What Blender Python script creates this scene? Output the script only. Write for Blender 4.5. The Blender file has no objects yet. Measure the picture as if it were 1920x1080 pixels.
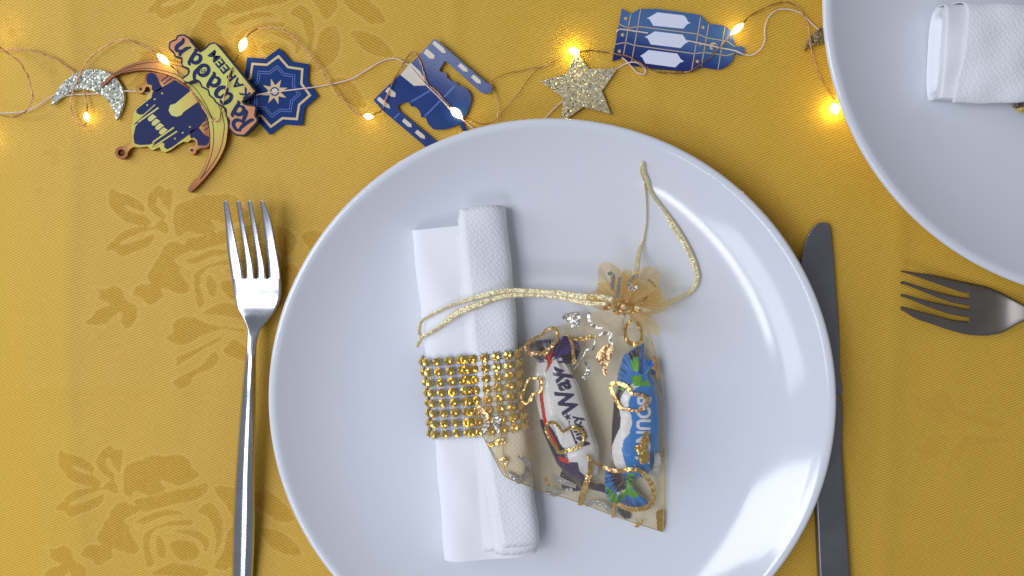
import bpy, bmesh, math, random
import numpy as np
from mathutils import Matrix, Vector
from mathutils.geometry import delaunay_2d_cdt
random.seed(7); rng = np.random.default_rng(7)
sc = bpy.context.scene
COL = sc.collection

# ------------------------------------------------------------------ camera
F_PX, CAM_H = 1597.7, 0.4175
PITCH, YAW = -0.06334, 0.04227
cp, sp, cy_, sy_ = math.cos(PITCH), math.sin(PITCH), math.cos(YAW), math.sin(YAW)
ROT = np.array([[1, 0, 0], [0, cp, -sp], [0, sp, cp]]) @ np.array([[cy_, 0, sy_], [0, 1, 0], [-sy_, 0, cy_]])
cam_d = bpy.data.cameras.new('camera')
cam_d.sensor_width = 36; cam_d.lens = F_PX / 1920 * 36
cam_d.clip_start = 0.01; cam_d.clip_end = 20
cam = bpy.data.objects.new('camera', cam_d); COL.objects.link(cam)
M4 = np.eye(4); M4[:3, :3] = ROT; M4[2, 3] = CAM_H
cam.matrix_world = Matrix(M4.tolist())
sc.camera = cam

# ------------------------------------------------------------------ light
sc.view_settings.view_transform = 'Standard'; sc.view_settings.look = 'None'
sc.view_settings.exposure = 0.10; sc.view_settings.gamma = 1.0
world = bpy.data.worlds.new('World'); sc.world = world; world.use_nodes = True
bg = world.node_tree.nodes['Background']
bg.inputs[0].default_value = (0.84, 0.88, 1.0, 1); bg.inputs[1].default_value = 0.21
def area(name, loc, target, sx, sy, watts, col):
    d = bpy.data.lights.new(name, 'AREA'); d.shape = 'RECTANGLE'; d.size = sx; d.size_y = sy
    d.energy = watts; d.color = col
    o = bpy.data.objects.new(name, d); COL.objects.link(o); o.location = loc
    o.rotation_euler = (Vector(target) - Vector(loc)).to_track_quat('-Z', 'Y').to_euler()
    return o
def lamp(name, loc, sx, sy, watts, rot):
    o = area(name, loc, (loc[0], loc[1], 0), sx, sy, watts, (0.83, 0.875, 1.0)); o.rotation_euler = [math.radians(a) for a in rot]; return o
lamp('ceiling_strip_light', (-0.41, -0.80, 1.40), 0.09, 0.60, 2.2, (0, -14, 19))
lamp('ceiling_strip_light', (-0.66, -0.72, 1.30), 0.26, 0.60, 2.2, (0, -24, 24))
lamp('ceiling_panel_light', (-0.74, 0.02, 1.40), 0.66, 0.40, 8.2, (0, -22, 0))
area('window_light', (-1.15, 0.30, 0.85), (0, 0, 0), 0.9, 1.0, 7.5, (0.83, 0.875, 1.0))
sc.cycles.use_denoising = True
sc.cycles.max_bounces = 10; sc.cycles.transparent_max_bounces = 24
sc.cycles.sample_clamp_indirect = 4
sc.cycles.caustics_reflective = False; sc.cycles.caustics_refractive = False

# ------------------------------------------------------------------ helpers
def W(px, py, z=0.0):
    """point of the plane at height z that the photograph shows at (px,py)"""
    px = np.asarray(px, float); py = np.asarray(py, float); z = np.asarray(z, float)
    d = np.stack([(px - 960) / F_PX, -(py - 540) / F_PX, -np.ones_like(px)], -1) @ ROT.T
    t = (z - CAM_H) / d[..., 2]
    out = d * t[..., None]; out[..., 2] += CAM_H
    return out
def Z(ox, oy, s, pts): return [(ox + x / s, oy + y / s) for x, y in pts]
def lin(r, g, b):
    f = lambda c: (c / 12.92 if c <= .04045 else ((c + .055) / 1.055) ** 2.4)
    return (f(r / 255), f(g / 255), f(b / 255), 1)
def link(o): COL.objects.link(o); return o
def thing(name, label, cat, loc, group=None):
    o = bpy.data.objects.new(name, None); o.empty_display_size = .01
    o.location = loc; o['label'] = label; o['category'] = cat
    if group: o['group'] = group
    return link(o)
def tag(o, label, cat, group=None):
    o['label'] = label; o['category'] = cat
    if group: o['group'] = group
    return o
def obj(name, verts, faces, m, parent=None, smooth=True, uv=None, attr=None, root=None):
    """one mesh object; verts are world coordinates; parent's (or its root's) origin is taken off"""
    v = np.asarray(verts, float).reshape(-1, 3)
    org = np.zeros(3)
    q = parent
    while q is not None:
        org += np.array(q.location); q = q.parent
    me = bpy.data.meshes.new(name)
    v = v - org
    if isinstance(faces, np.ndarray):
        n, k = faces.shape
        me.vertices.add(len(v)); me.vertices.foreach_set('co', v.ravel())
        me.loops.add(n * k); me.loops.foreach_set('vertex_index', faces.ravel().astype(np.int32))
        me.polygons.add(n); me.polygons.foreach_set('loop_start', np.arange(n, dtype=np.int32) * k)
        me.update(calc_edges=True)
    else:
        me.from_pydata(v.tolist(), [], [list(f) for f in faces])
    me.polygons.foreach_set('use_smooth', [smooth] * len(me.polygons))
    if attr:
        for k_, val in attr.items():
            val = np.asarray(val, np.float32)
            if val.ndim == 1:
                a = me.attributes.new(k_, 'FLOAT', 'POINT'); a.data.foreach_set('value', val)
            else:
                if val.shape[1] == 3: val = np.c_[val, np.ones(len(val), np.float32)]
                a = me.attributes.new(k_, 'FLOAT_COLOR', 'POINT'); a.data.foreach_set('color', val.ravel())
    if uv is not None:
        a = me.attributes.new('param', 'FLOAT_VECTOR', 'POINT')
        u3 = np.c_[np.asarray(uv, np.float32), np.zeros(len(v), np.float32)]
        a.data.foreach_set('vector', u3.astype(np.float32).ravel())
    me.update()
    me.materials.append(m)
    o = bpy.data.objects.new(name, me); link(o)
    if parent is not None: o.parent = parent
    return o
def grid_faces(nr, nc, wrap=False):
    i = np.arange(nr - 1)[:, None]; c = np.arange(nc if wrap else nc - 1)[None]
    a = i * nc + c; b = i * nc + (c + 1) % nc
    return np.stack([a, b, b + nc, a + nc], -1).reshape(-1, 4)
def cr(pts, n=6, closed=False):
    """Catmull-Rom through points (any dimension)"""
    P = np.asarray(pts, float)
    if closed: Q = np.vstack([P[-1], P, P[0], P[1]])
    else: Q = np.vstack([2 * P[0] - P[1], P, 2 * P[-1] - P[-2]])
    out = []
    for i in range(1, len(Q) - 2):
        p0, p1, p2, p3 = Q[i - 1], Q[i], Q[i + 1], Q[i + 2]
        for t in np.arange(n) / n:
            out.append(.5 * (2 * p1 + (p2 - p0) * t + (2 * p0 - 5 * p1 + 4 * p2 - p3) * t * t + (3 * p1 - p0 - 3 * p2 + p3) * t ** 3))
    if not closed: out.append(Q[-2])
    return np.array(out)
def curve_mesh(cu):
    o = bpy.data.objects.new('tmp', cu); COL.objects.link(o)
    dg = bpy.context.evaluated_depsgraph_get(); dg.update()
    me = bpy.data.meshes.new_from_object(o.evaluated_get(dg))
    v = np.array([p.co[:] for p in me.vertices]); f = [tuple(p.vertices) for p in me.polygons]
    bpy.data.objects.remove(o); bpy.data.meshes.remove(me)
    return v, f
def slab(name, loops, z, th, m, parent=None, bevel=0.0, smooth=False, **kw):
    """flat piece cut to traced outlines (first outer, others holes, even-odd); top face at z"""
    cu = bpy.data.curves.new('tmp', 'CURVE'); cu.dimensions = '2D'; cu.fill_mode = 'BOTH'
    cu.extrude = max(th / 2 - bevel, 1e-6); cu.bevel_depth = bevel; cu.bevel_resolution = 1; cu.offset = -bevel
    zc = z - th / 2
    for lp in loops:
        a = np.asarray(lp, float); w = W(a[:, 0], a[:, 1], np.full(len(a), z))
        s = cu.splines.new('POLY'); s.points.add(len(a) - 1); s.use_cyclic_u = True
        s.points.foreach_set('co', np.c_[w[:, :2], np.zeros(len(a)), np.ones(len(a))].ravel())
    v, f = curve_mesh(cu); bpy.data.curves.remove(cu)
    v[:, 2] += zc
    return obj(name, v, f, m, parent, smooth, **kw)
def sheet(name, loops, z, m, parent=None, **kw): return slab(name, loops, z, 0.00006, m, parent, **kw)
def strip_poly(pts, w):
    """closed outline of a line of width w (px)"""
    P = np.asarray(pts, float); w = np.broadcast_to(np.asarray(w, float), (len(P),))
    t = np.gradient(P, axis=0); t /= np.linalg.norm(t, axis=1)[:, None] + 1e-9
    n = np.c_[-t[:, 1], t[:, 0]]
    return np.vstack([P + n * w[:, None] / 2, (P - n * w[:, None] / 2)[::-1]])
def tube(paths, r, closed=False):
    cu = bpy.data.curves.new('tmp', 'CURVE'); cu.dimensions = '3D'; cu.bevel_depth = r; cu.bevel_resolution = 1
    cu.use_fill_caps = True
    for P in paths:
        s = cu.splines.new('POLY'); s.points.add(len(P) - 1)
        s.points.foreach_set('co', np.c_[np.asarray(P), np.ones(len(P))].ravel())
    v, f = curve_mesh(cu); bpy.data.curves.remove(cu)
    return v, f
def text_mesh(body, offset=0.0, res=3):
    cu = bpy.data.curves.new('tmp', 'FONT'); cu.body = body; cu.size = 1; cu.offset = offset; cu.resolution_u = res
    v, f = curve_mesh(cu); bpy.data.curves.remove(cu)
    return v[:, :2], f
def inside(poly, x, y):
    P = np.asarray(poly, float); r = np.zeros(x.shape, bool)
    bx = (x >= P[:, 0].min()) & (x <= P[:, 0].max()) & (y >= P[:, 1].min()) & (y <= P[:, 1].max())
    xs, ys = x[bx], y[bx]; q = np.zeros(xs.shape, bool)
    for (x0, y0), (x1, y1) in zip(P, np.roll(P, -1, 0)):
        if y0 == y1: continue
        c = ((y0 > ys) != (y1 > ys)) & (xs < (x1 - x0) * (ys - y0) / (y1 - y0) + x0)
        q ^= c
    r[bx] = q
    return r
def inset(poly, d):
    P = np.asarray(poly, float)
    area_ = .5 * np.sum(P[:, 0] * np.roll(P[:, 1], -1) - np.roll(P[:, 0], -1) * P[:, 1])
    t = np.roll(P, -1, 0) - np.roll(P, 1, 0); t /= np.linalg.norm(t, axis=1)[:, None] + 1e-9
    n = np.c_[-t[:, 1], t[:, 0]] * np.sign(area_)
    return P + n * d
def resample(poly, step):
    P = np.asarray(poly, float); out = []
    for a, b in zip(P, np.roll(P, -1, 0)):
        k = max(1, int(np.linalg.norm(b - a) / step))
        out += [a + (b - a) * i / k for i in range(k)]
    return np.array(out)
def smooth_noise(x, y, f, seed, k=5):
    r = np.random.default_rng(seed); s = np.zeros_like(x)
    for _ in range(k):
        a = r.uniform(0, 6.28); ff = f * r.uniform(.6, 1.5)
        s += np.sin((x * math.cos(a) + y * math.sin(a)) * ff + r.uniform(0, 6.28))
    return s / k

# ------------------------------------------------------------------ materials
def mat(name, base=(.8, .8, .8, 1), rough=.5, metal=0.0, spec=.5, **kw):
    m = bpy.data.materials.new(name); m.use_nodes = True
    b = m.node_tree.nodes['Principled BSDF']
    b.inputs['Base Color'].default_value = base; b.inputs['Roughness'].default_value = rough
    b.inputs['Metallic'].default_value = metal; b.inputs['Specular IOR Level'].default_value = spec
    for k, v in kw.items(): b.inputs[k.replace('_', ' ')].default_value = v
    return m
class NT:
    def __init__(s, m): s.m = m; s.t = m.node_tree; s.b = s.t.nodes['Principled BSDF']
    def n(s, typ, ins=None, **props):
        x = s.t.nodes.new(typ)
        for k, v in props.items(): setattr(x, k, v)
        for k, v in (ins or {}).items():
            if isinstance(v, bpy.types.NodeSocket): s.t.links.new(v, x.inputs[k])
            else: x.inputs[k].default_value = v
        return x
    def l(s, a, b): s.t.links.new(a, b)
    def math(s, op, a, b=0.0, c=None):
        d = {0: a, 1: b}
        if c is not None: d[2] = c
        return s.n('ShaderNodeMath', d, operation=op).outputs[0]
    def mix(s, f, a, b, blend='MIX'):
        x = s.n('ShaderNodeMix', data_type='RGBA', blend_type=blend)
        for i, v in ((0, f), (6, a), (7, b)):
            if isinstance(v, bpy.types.NodeSocket): s.l(v, x.inputs[i])
            else: x.inputs[i].default_value = v
        return x.outputs[2]
    def attr(s, name): return s.n('ShaderNodeAttribute', attribute_name=name)
    def pos(s): return s.n('ShaderNodeNewGeometry').outputs['Position']
    def ramp(s, f, stops):
        x = s.n('ShaderNodeValToRGB', {0: f}); e = x.color_ramp.elements
        while len(e) < len(stops): e.new(.5)
        for el, (p, c) in zip(e, stops): el.position = p; el.color = c
        return x.outputs[0]
    def bump(s, h, dist, strength=1.0, nrm=None):
        d = {'Height': h, 'Distance': dist, 'Strength': strength}
        if nrm is not None: d['Normal'] = nrm
        return s.n('ShaderNodeBump', d).outputs[0]
    def noise(s, vec, scale, detail=3, rough=.55):
        return s.n('ShaderNodeTexNoise', {'Vector': vec, 'Scale': scale, 'Detail': detail, 'Roughness': rough}).outputs[0]

# ---- tablecloth material
m_cloth = mat('gold_damask', rough=.45, spec=.22)
k = NT(m_cloth)
mask = k.attr('damask').outputs['Fac']; edge = k.attr('edge').outputs['Fac']
pos = k.pos()
sx = k.n('ShaderNodeSeparateXYZ', {0: pos})
X_, Y_ = sx.outputs[0], sx.outputs[1]
def twill(ax, ay, per):
    d = k.math('ADD', k.math('MULTIPLY', X_, ax), k.math('MULTIPLY', Y_, ay))
    return k.math('MULTIPLY_ADD', k.math('SINE', k.math('MULTIPLY', d, 2 * math.pi / per)), .5, .5)
tw_g = twill(-.39, .92, .00122); tw_p = twill(.47, .88, .00126)
tw = k.n('ShaderNodeMix', {0: mask, 2: tw_g, 3: tw_p}, data_type='FLOAT').outputs[0]
nz = k.noise(pos, 900, 4); nzl = k.noise(pos, 22, 3)
c_g = k.mix(tw, (.52, .296, .026, 1), (.80, .500, .068, 1))
c_p = k.mix(tw, (.43, .222, .016, 1), (.72, .412, .042, 1))
c = k.mix(mask, c_g, c_p)
c = k.mix(k.math('MULTIPLY', edge, .45), c, (.85, .58, .14, 1))
c = k.mix(k.math('MULTIPLY', k.math('SUBTRACT', nz, .42), 1.0), c, (.86, .58, .12, 1))
c = k.mix(k.math('MULTIPLY', nzl, .18), c, (.52, .27, .03, 1))
k.l(c, k.b.inputs['Base Color'])
k.l(k.math('MULTIPLY_ADD', mask, .12, .50), k.b.inputs['Roughness'])
k.l(k.bump(k.math('ADD', tw, k.math('MULTIPLY', nz, .5)), .00012, .5), k.b.inputs['Normal'])
k.b.inputs['Sheen Weight'].default_value = .15; k.b.inputs['Sheen Roughness'].default_value = .4
k.b.inputs['Sheen Tint'].default_value = (1, .9, .6, 1)

# ---- ceramic
m_plate = mat('white_glazed_ceramic', (.72, .75, .81, 1), .10, 0, .5)
k = NT(m_plate); pos = k.pos()
n1 = k.noise(pos, 14, 2); n2 = k.noise(pos, 160, 3, .6)
k.l(k.math('MULTIPLY_ADD', n1, .08, .05), k.b.inputs['Roughness'])
spk = k.n('ShaderNodeTexVoronoi', {'Vector': pos, 'Scale': 75.0}); dsp = k.math('LESS_THAN', spk.outputs['Distance'], .022)
k.l(k.mix(k.math('MULTIPLY', dsp, .35), k.mix(n2, (.735, .752, .785, 1), (.755, .768, .795, 1)), (.30, .29, .27, 1)), k.b.inputs['Base Color'])
k.l(k.bump(n1, .0008, .12), k.b.inputs['Normal'])

# ---- paper tissue
def paper(name, dots, base):
    m = mat(name, base, .85, 0, .2); k = NT(m)
    if dots:
        a = k.attr('param').outputs['Vector']
        rot = k.n('ShaderNodeMapping', {'Vector': a, 'Rotation': (0, 0, .6)}).outputs[0]
        vo = k.n('ShaderNodeTexVoronoi', {'Vector': rot, 'Scale': 520.0, 'Randomness': .45}, voronoi_dimensions='2D')
        h = k.math('SUBTRACT', 1.0, k.math('MINIMUM', k.math('MULTIPLY', vo.outputs['Distance'], 2.0), 1.0))
        h = k.math('ADD', h, k.math('MULTIPLY', k.noise(k.pos(), 500, 3), .8))
        k.l(k.bump(h, .00026, .5), k.b.inputs['Normal'])
        k.l(k.mix(h, (base[0] * .96, base[1] * .96, base[2] * .96, 1), base), k.b.inputs['Base Color'])
    else:
        k.l(k.bump(k.noise(k.pos(), 350, 4), .0001, .5), k.b.inputs['Normal'])
    k.b.inputs['Subsurface Weight'].default_value = 0.0
    return m
m_tissue = paper('white_tissue', False, (.88, .885, .90, 1))
m_emboss = paper('embossed_white_tissue', True, (.88, .882, .895, 1))

# ---- metals
def steel(name, base, rough, scr=1.0):
    m = mat(name, base, rough, 1.0); k = NT(m); pos = k.pos()
    a = k.noise(pos, 60, 3); b = k.noise(k.n('ShaderNodeVectorMath', {0: pos, 1: (1, 12, 1)}, operation='MULTIPLY').outputs[0], 220, 2)
    k.l(k.math('ADD', k.math('MULTIPLY_ADD', a, .12 * scr, rough - .06), k.math('MULTIPLY', b, .05 * scr)), k.b.inputs['Roughness'])
    k.l(k.mix(a, tuple(x * .8 for x in base[:3]) + (1,), base), k.b.inputs['Base Color'])
    k.l(k.bump(b, .00001, .12, k.bump(k.noise(pos, 28, 2), .002, .06 * scr)), k.b.inputs['Normal'])
    return m
m_steel = steel('stainless_steel', (.70, .71, .74, 1), .20)
m_dull = steel('dull_steel', (.34, .30, .265, 1), .32, 1.8)
m_knife = steel('grey_brushed_steel', (.30, .29, .31, 1), .33, 1.5)
m_gold = mat('gold_stud', (.98, .70, .20, 1), .22, 1.0)
m_wiremesh = mat('silver_thread_mesh', (.42, .40, .40, 1), .45, .7)
m_copper = mat('copper_wire', (.62, .33, .18, 1), .3, 1.0)
def foil(name, base, rough):
    m = mat(name, base, rough, 1.0); k = NT(m)
    v = k.n('ShaderNodeTexVoronoi', {'Vector': k.pos(), 'Scale': 1300.0})
    off = k.n('ShaderNodeVectorMath', {0: v.outputs['Color'], 1: (-.5, -.5, -.5)}, operation='ADD').outputs[0]
    off = k.n('ShaderNodeVectorMath', {0: off, 1: (.5, .5, .1)}, operation='MULTIPLY').outputs[0]
    nn = k.n('ShaderNodeVectorMath', {0: off, 1: k.bump(k.noise(k.pos(), 260, 2), .0012, .8)}, operation='ADD').outputs[0]
    k.l(k.n('ShaderNodeVectorMath', {0: nn}, operation='NORMALIZE').outputs[0], k.b.inputs['Normal'])
    return m
m_foil = foil('gold_foil', (.90, .60, .22, 1), .36)
m_foil_c = foil('copper_foil', (.80, .50, .24, 1), .42)
m_foil_s = foil('silver_foil', (.70, .66, .56, 1), .45)

# ---- glitter
def glitter(name, a, b, scale=1500):
    m = mat(name, a, .3, .45); k = NT(m); pos = k.pos()
    v = k.n('ShaderNodeTexVoronoi', {'Vector': pos, 'Scale': float(scale)})
    cell = v.outputs['Color']
    s = k.n('ShaderNodeSeparateColor', {0: cell})
    k.l(k.ramp(s.outputs[0], [(0, (a[0] * .22, a[1] * .22, a[2] * .22, 1)), (.5, a), (.8, b), (1, (1, 1, .97, 1))]), k.b.inputs['Base Color'])  # sparkle also painted into the flake colours, dark to near white
    off = k.n('ShaderNodeVectorMath', {0: cell, 1: (-.5, -.5, -.5)}, operation='ADD').outputs[0]
    off = k.n('ShaderNodeVectorMath', {0: off, 1: (1.3, 1.3, .2)}, operation='MULTIPLY').outputs[0]
    nn = k.n('ShaderNodeVectorMath', {0: off, 1: k.n('ShaderNodeNewGeometry').outputs['Normal']}, operation='ADD').outputs[0]
    k.l(k.n('ShaderNodeVectorMath', {0: nn}, operation='NORMALIZE').outputs[0], k.b.inputs['Normal'])
    return m
m_glit_s = glitter('silver_glitter', (.68, .70, .54, 1), (.96, .97, .82, 1))
m_glit_g = glitter('champagne_glitter', (.76, .64, .34, 1), (1.0, .93, .62, 1))
m_glit_shade = glitter('shaded_gold_glitter', (.22, .18, .08, 1), (.42, .36, .20, 1))  # the right moon's shadow is painted into this darker glitter colour

# ---- cards and wood
def grad(name, centre, stops, scale, rough=.6, spec=.3, bumpy=True):
    """printed colour fading with distance from a point of the piece"""
    m = mat(name, rough=rough, spec=spec); k = NT(m)
    cpt = W(centre[0], centre[1], .004)
    d = k.n('ShaderNodeVectorMath', {0: k.pos(), 1: tuple(cpt)}, operation='DISTANCE').outputs['Value']
    f = k.math('MULTIPLY', d, 1.0 / (scale * .000258))
    c = k.ramp(f, stops)
    nz = k.noise(k.pos(), 700, 3)
    wg = k.noise(k.n('ShaderNodeVectorMath', {0: k.pos(), 1: (1, .12, 1)}, operation='MULTIPLY').outputs[0], 900, 3)
    c = k.mix(k.math('MULTIPLY', k.math('ADD', nz, wg), .17), c, (.20, .13, .05, 1))
    k.l(c, k.b.inputs['Base Color'])
    if bumpy: k.l(k.bump(nz, .0001, .3), k.b.inputs['Normal'])
    return m
Yg, Og, Br, Pk = lin(224, 214, 96), lin(228, 168, 84), lin(178, 104, 62), lin(220, 150, 104)
m_wood_cres = grad('printed_wood_crescent', (388, 196), [(0, Yg), (.22, Yg), (.5, Og), (.85, Br)], 190)
m_wood_mosq = grad('printed_wood_mosque', (300, 235), [(0, Yg), (.55, Yg), (.85, Og), (1, Br)], 88)
m_wood_word = grad('printed_wood_word', (400, 150), [(0, lin(226, 228, 112)), (.55, lin(222, 222, 112)), (.9, Pk), (1, Pk)], 100)
m_wood_edge = mat('laser_cut_wood_edge', lin(128, 72, 36), .7, 0, .2)
m_dark_edge = mat('navy_printed_wood', lin(42, 38, 66), .6, 0, .25)
m_navy = mat('navy_print', lin(24, 34, 82), .6, 0, .25)
m_line = mat('fine_dark_print', lin(84, 58, 40), .6, 0, .2)
m_yprint = grad('yellow_print', (300, 215), [(0, lin(226, 224, 150)), (.5, lin(226, 214, 110)), (1, lin(232, 176, 84))], 90, bumpy=False)
def card(name, base, rough=.3):
    m = mat(name, base, rough, 0, .3, Coat_Weight=.15, Coat_Roughness=.14); k = NT(m)
    nz = k.noise(k.pos(), 55, 2)
    k.l(k.bump(nz, .002, .15), k.b.inputs['Normal'])
    return m
m_blue = mat('blue_card', lin(12, 50, 112), .6, 0, .2)
m_blue2 = card('glossy_blue_card', lin(12, 50, 116))
m_tan = mat('tan_print', lin(214, 188, 134), .5, 0, .3)
m_beige = mat('beige_print', lin(216, 206, 186), .45, 0, .4)
m_lav = mat('white_print', lin(226, 228, 242), .45, 0, .4)
m_paleline = mat('pale_blue_print', lin(110, 130, 190), .5, 0, .3)
m_lightblue = mat('light_blue_print', lin(72, 104, 176), .4, 0, .4)
m_lant = mat('lantern_card', rough=.35, Coat_Weight=.1, Coat_Roughness=.12); k = NT(m_lant)
pa, pb = W(1290, 18, 0), W(1255, 135, 0); dv = (pb - pa) / np.dot(pb - pa, pb - pa)
dt = k.n('ShaderNodeVectorMath', {0: k.n('ShaderNodeVectorMath', {0: k.pos(), 1: tuple(pa)}, operation='SUBTRACT').outputs[0], 1: tuple(dv)}, operation='DOT_PRODUCT').outputs['Value']
k.l(k.ramp(dt, [(0, lin(70, 104, 156)), (.5, lin(76, 110, 156)), (.72, lin(36, 64, 128)), (1, lin(26, 34, 100))]), k.b.inputs['Base Color'])  # lighter upper card: glossy reflection painted into the blue

# ---- thread, ribbon, organza
m_thread = mat('white_cotton_thread', lin(232, 210, 196), .8, 0, .2)
k = NT(m_thread); k.l(k.bump(k.noise(k.pos(), 1600, 2), .0003, .6), k.b.inputs['Normal'])
m_ribbon = mat('champagne_satin_ribbon', (.66, .53, .28, 1), .28, .25, .5)
k = NT(m_ribbon)
a = k.attr('param').outputs['Vector']; s = k.n('ShaderNodeSeparateXYZ', {0: a})
u1 = k.math('SINE', k.math('ADD', k.math('MULTIPLY', s.outputs[0], 2 * math.pi / .0011), k.math('MULTIPLY', s.outputs[1], 3200)))
u2 = k.math('SINE', k.math('SUBTRACT', k.math('MULTIPLY', s.outputs[0], 2 * math.pi / .0011), k.math('MULTIPLY', s.outputs[1], 3200)))
hh = k.math('MAXIMUM', u1, u2)
vr = k.n('ShaderNodeTexVoronoi', {'Vector': k.pos(), 'Scale': 1100.0})
off = k.n('ShaderNodeVectorMath', {0: vr.outputs['Color'], 1: (-.5, -.5, -.5)}, operation='ADD').outputs[0]
off = k.n('ShaderNodeVectorMath', {0: off, 1: (.7, .7, .1)}, operation='MULTIPLY').outputs[0]
nn = k.n('ShaderNodeVectorMath', {0: off, 1: k.bump(hh, .0002, .35)}, operation='ADD').outputs[0]
k.l(k.n('ShaderNodeVectorMath', {0: nn}, operation='NORMALIZE').outputs[0], k.b.inputs['Normal'])
k.l(k.mix(k.math('MULTIPLY_ADD', hh, .2, .6), (.72, .57, .26, 1), (1.0, .88, .54, 1)), k.b.inputs['Base Color'])
def organza(name, lo, hi, tint=(.93, .82, .60, 1), body=(.78, .56, .24, 1)):
    m = bpy.data.materials.new(name); m.use_nodes = True; k = NT(m)
    t = k.t; pos = k.pos()
    s = k.n('ShaderNodeSeparateXYZ', {0: pos})
    w1 = k.math('SINE', k.math('MULTIPLY', k.math('ADD', s.outputs[0], k.math('MULTIPLY', s.outputs[1], .9)), 2 * math.pi / .00125))
    w2 = k.math('SINE', k.math('MULTIPLY', k.math('SUBTRACT', s.outputs[0], k.math('MULTIPLY', s.outputs[1], 1.1)), 2 * math.pi / .0014))
    w = k.math('MULTIPLY', w1, w2)
    lw = k.n('ShaderNodeLayerWeight', {0: .35}).outputs['Facing']
    f = k.math('ADD', k.math('MULTIPLY_ADD', k.math('POWER', lw, 1.6), hi - lo, lo), k.math('MULTIPLY', w, .08))
    k.b.inputs['Base Color'].default_value = body; k.b.inputs['Roughness'].default_value = .42
    k.b.inputs['Specular IOR Level'].default_value = .5; k.b.inputs['Transmission Weight'].default_value = 0
    tr = k.n('ShaderNodeBsdfTranslucent', {0: body})
    mx0 = k.n('ShaderNodeMixShader', {0: .4, 1: k.b.outputs[0], 2: tr.outputs[0]})
    tp = k.n('ShaderNodeBsdfTransparent', {0: tint})
    mx = k.n('ShaderNodeMixShader', {0: f, 1: tp.outputs[0], 2: mx0.outputs[0]})
    k.l(mx.outputs[0], t.nodes['Material Output'].inputs[0])
    return m
m_org = organza('gold_organza', .095, .62, tint=(1.0, .975, .90, 1), body=(1.0, .82, .52, 1))
m_org_frill = organza('gold_organza_gathered', .20, .75, tint=(.97, .86, .62, 1), body=(.95, .75, .40, 1))
m_seam = mat('gold_seam_thread', (.60, .40, .12, 1), .5, .3)
def painted(name, rough=.22):
    m = mat(name, rough=rough, spec=.5, Coat_Weight=.3, Coat_Roughness=.2); k = NT(m)
    k.l(k.attr('print').outputs['Color'], k.b.inputs['Base Color'])
    k.l(k.bump(k.noise(k.pos(), 120, 2, .5), .0016, .5), k.b.inputs['Normal'])
    return m
m_wrap = painted('printed_foil_wrapper')
# ---- bulbs
m_bulb = bpy.data.materials.new('lit_warm_bulb'); m_bulb.use_nodes = True
k = NT(m_bulb)
k.b.inputs['Base Color'].default_value = (1, .8, .4, 1)
k.b.inputs['Emission Color'].default_value = (1, .80, .32, 1); k.b.inputs['Emission Strength'].default_value = 11
m_bulb2 = m_bulb.copy(); m_bulb2.name = 'brightly_lit_warm_bulb'
q = m_bulb2.node_tree.nodes['Principled BSDF']; q.inputs['Emission Color'].default_value = (1, .78, .16, 1); q.inputs['Emission Strength'].default_value = 42

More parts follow.
